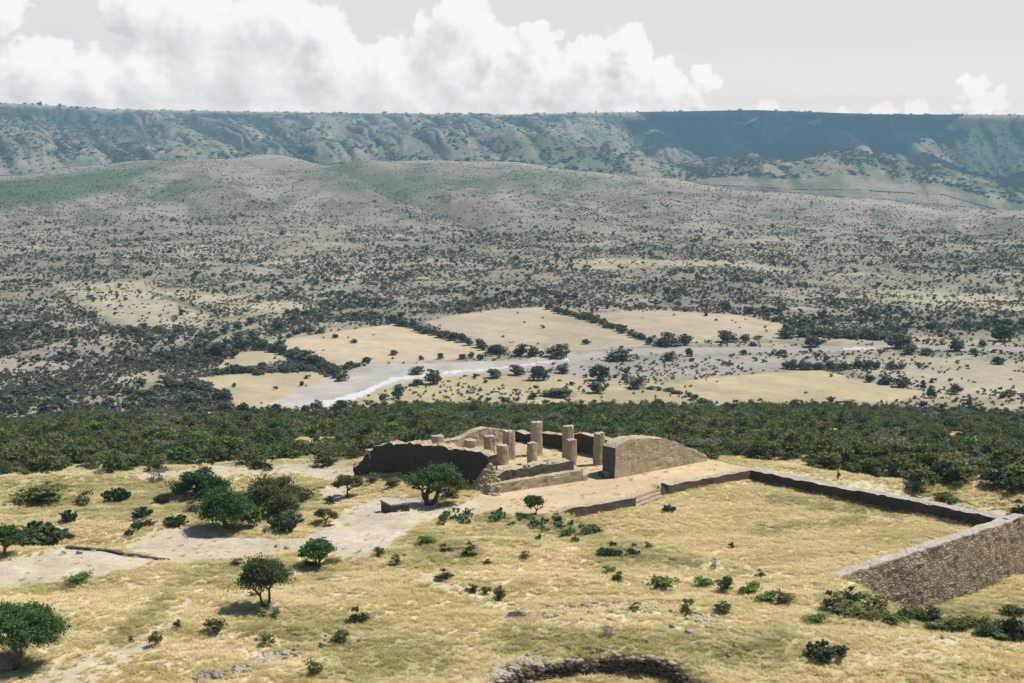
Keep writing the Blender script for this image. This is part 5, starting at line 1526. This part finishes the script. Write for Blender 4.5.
# --- woods of the escarpment
n_try = 220000
wx = rng.uniform(-300, 1324, n_try); wd = rng.uniform(3600, 7150, n_try)
fx = (wx - 512) / F * wd; fy = np.sqrt(wd ** 2 - fx ** 2)
fz, WX, wd, wg, wwm, _, wcd, wrd = terrain(fx, fy, True)
wn = fbm(fx / 140.0, fy / 200.0, 241, 4)
pr = sst(.42, .75, wg + (wn - .5) * .9) * .42 + .06 + .2 * sst(.55, .68, wn)
pr = np.where(wd > wrd - 30, .04 + .5 * np.exp(-((wd - wrd) / 40.0) ** 2) * sst(.35, .6, fbm(WX / 18.0, WX * 0, 242, 3)), pr)
pr = np.where(wd > wrd + 120, 0, pr) * sst(100, 700, wd - wcd)
k_ = rng.uniform(0, 1, n_try) < pr * .45
fx, fy, fz, wd = fx[k_], fy[k_], fz[k_], wd[k_]
print('mountain woods', len(fx))
fw = np.clip(np.exp(rng.normal(1.62, .4, len(fx))), 2.5, 12); fh = fw * rng.uniform(.5, .85, len(fx))
scatter('mountain_woods', np.stack([fx, fy, fz], 1), np.stack([fw * 1.3, fw * 1.3, fh], 1), rng.uniform(0, 6.28, len(fx)), rng.integers(0, 5, len(fx)), FPR, 'far-off woods filling the ravines of the mesa slope', 'woods')

# --- low brush: the fine grain between the bigger bushes
n_try = 520000
px = rng.uniform(-60, 1084, n_try); th = rng.uniform(PITCH + math.atan((158 - 341.5) / F), PITCH + math.atan((416 - 341.5) / F), n_try)
fd = np.clip(100 / np.tan(np.maximum(th, .012)), 560, 3300)
fx = (px - 512) / F * fd; fy = np.sqrt(np.maximum(fd ** 2 - fx ** 2, 1))
pr = .10 + .9 * sst(.40, .60, fbm(fx / 30.0, fy / 40.0, 216, 3))
k_ = rng.uniform(0, 1, n_try) < pr * np.interp(fd, [560, 700, 1200, 2000, 3300], [.15, .26, .33, .30, .22])
fx, fy, fd = fx[k_], fy[k_], fd[k_]
fz = terrain(fx, fy); FX, FY = bearing(fx, fy, fz)
op = np.zeros(len(fx))
for poly, _ in FIELDS.values(): op = np.maximum(op, inpoly(FX, FY, poly) * .995)
op = np.maximum(op, sst(1.1, .9, stroke(FX, FY, RIVER)))
op = np.maximum(op, inpoly(FX, FY, [(575, 262), (600, 259), (740, 261), (790, 270), (735, 266), (590, 270)]) * .8)
op = np.maximum(op, inpoly(FX, FY, [(50, 284), (145, 282), (215, 312), (205, 325), (120, 328), (92, 315)]) * .8)
op = np.maximum(op, inpoly(FX, FY, [(380, 330), (1100, 330), (1100, 415), (340, 415)]) * .8)
k_ = rng.uniform(0, 1, len(fx)) > op
fx, fy, fz, fd = fx[k_], fy[k_], fz[k_], fd[k_]
print('low brush', len(fx))
fw = rng.uniform(.7, 1.5, len(fx)) * np.interp(fd, [560, 1000, 2000, 3300], [1, 1.1, 1.35, 1.7]); fh = fw * rng.uniform(.5, .9, len(fx))
M_LOW = leaf_mat('low_brush_leaves', (.10, .105, .07), (.165, .165, .11), .3, dry=(.27, .245, .185))
LPR = [proto_bush('low_brush', 320 + i, M_LOW, 40, 6, leaf=.34, stems=1, flat=1.0) for i in range(4)]
scatter('low_brush', np.stack([fx, fy, fz], 1), np.stack([fw, fw, fh], 1), rng.uniform(0, 6.28, len(fx)), rng.integers(0, 4, len(fx)), LPR, 'fine low brush speckling the ground between the bushes of the plain and foothills', 'brush')

# --- grass
def tuft(seed, n=34):
    r = np.random.default_rng(seed); V = []; Fc = []
    for k in range(n):
        a = r.uniform(0, 6.28); q = abs(r.normal(0, .22)); b = np.array([math.cos(a) * q, math.sin(a) * q, -.03])
        d = np.array([math.cos(a) * .35 + r.normal(0, .22) - .25, math.sin(a) * .35 + r.normal(0, .22), 0]); h = r.uniform(.5, 1.0)
        s = np.array([-math.sin(a + .8), math.cos(a + .8), 0]) * .035
        m = b + d * .35 * h + np.array([0, 0, h * .62]); t = b + d * h + np.array([0, 0, h])
        i = len(V); V += [b - s, b + s, m + s * .8, m - s * .8, t]
        Fc += [[i, i + 1, i + 2, i + 3], [i + 3, i + 2, i + 4]]
    me = bpy.data.meshes.new('grass'); me.from_pydata([tuple(v) for v in V], [], Fc); me.materials.append(M_GRASS); me.update(); return me
n_try = 190000
aa = rng.uniform(R(-20.5), R(20.5), n_try); gd = np.sqrt(rng.uniform(100 ** 2, 215 ** 2, n_try))
gx, gy = gd * np.sin(aa), gd * np.cos(aa)
gz = terrain(gx, gy); QX, QY = bearing(gx, gy, gz); GM = site(QX, QY, gd, gx, gy)
pr = (1 - .98 * GM['dirt']) * (1 - .985 * GM['plaza']) * (1 - .6 * GM['pale'] * sst(.4, .6, fbm(gx / 2.5, gy / 1.5, 222, 3))) * (.42 + .25 * sst(.3, .6, fbm(gx / 1.2, gy / 1.2, 221, 3)))
pr = np.where(inpoly(gx, gy, HALL_POLY), .03, pr)
keep = rng.uniform(0, 1, n_try) < pr
gx, gy, gz = gx[keep], gy[keep], gz[keep]; pl_ = GM['pale'][keep]; ol = (GM['olive'] * sst(.22, .52, fbm(QX / 12.0, QY / 4.0, 231, 3)))[keep]
gs = rng.uniform(.35, .75, len(gx)); gh = gs * rng.uniform(.3, .6, len(gx))
print('grass', len(gx))
scatter('grass', np.stack([gx, gy, gz], 1), np.stack([gs * 1.2, gs * 1.2, gh], 1), rng.normal(0, .7, len(gx)), rng.integers(0, 5, len(gx)), [tuft(400 + i) for i in range(5)], 'dry straw-coloured grass covering the hilltop and the court', 'grass', extra=ol)

# ------------------------------------------------------------------ cumulus over the mesa, above the frame, whose shade falls on the escarpment
def cloud(cx, cy, cz, sx_, sy_, n, seed):
    import bmesh
    r = np.random.default_rng(seed)
    bm = bmesh.new(); bmesh.ops.create_icosphere(bm, subdivisions=3, radius=1)
    v0 = np.array([v.co[:] for v in bm.verts]); f0 = np.array([[v.index for v in f.verts] for f in bm.faces]); bm.free()
    VV, FF = [], []
    for k in range(n):
        a = r.uniform(0, 6.28); q = math.sqrt(r.uniform(0, 1)); c_ = np.array([math.cos(a) * q * sx_, math.sin(a) * q * sy_, 0])
        s = r.uniform(.45, 1) * 210 * (1.15 - .6 * q)
        v = v0 * s * (1 + .3 * (fbm(v0[:, 0] * 2.5 + k * 7, v0[:, 1] * 2.5 + v0[:, 2] * 2.1, seed + k, 3) - .5)[:, None])
        v[:, 2] = np.where(v[:, 2] < 0, v[:, 2] * .22, v[:, 2] * r.uniform(.9, 1.5))
        VV.append(v + c_ + np.array([cx, cy, cz])); FF.append(f0 + k * len(v0))
    me = mesh_np('cloud', np.concatenate(VV), np.concatenate(FF)); me.polygons.foreach_set('use_smooth', np.ones(len(me.polygons), bool))
    return me
M_CLOUD, t, b, out = material('cloud_white')
b.inputs['Base Color'].default_value = (.92, .92, .92, 1)
CLZ = 1500.0
def shade_at(px, d, zg, sx_, sy_, n, seed, label):
    x = (px - 512) / F * d; y = math.sqrt(d * d - x * x)
    k = (CLZ - zg) / SUN.z
    o = link('cloud', cloud(x + SUN.x * k, y + SUN.y * k, CLZ, sx_, sy_, n, seed), M_CLOUD)
    tag(o, label, 'cloud', None, 'stuff')
shade_at(790, 6330, 80, 600, 820, 150, 5, 'flat based white cumulus above the mesa whose shadow darkens the escarpment')
shade_at(1010, 5350, 20, 400, 170, 40, 6, 'small white cumulus above the right end of the mesa')
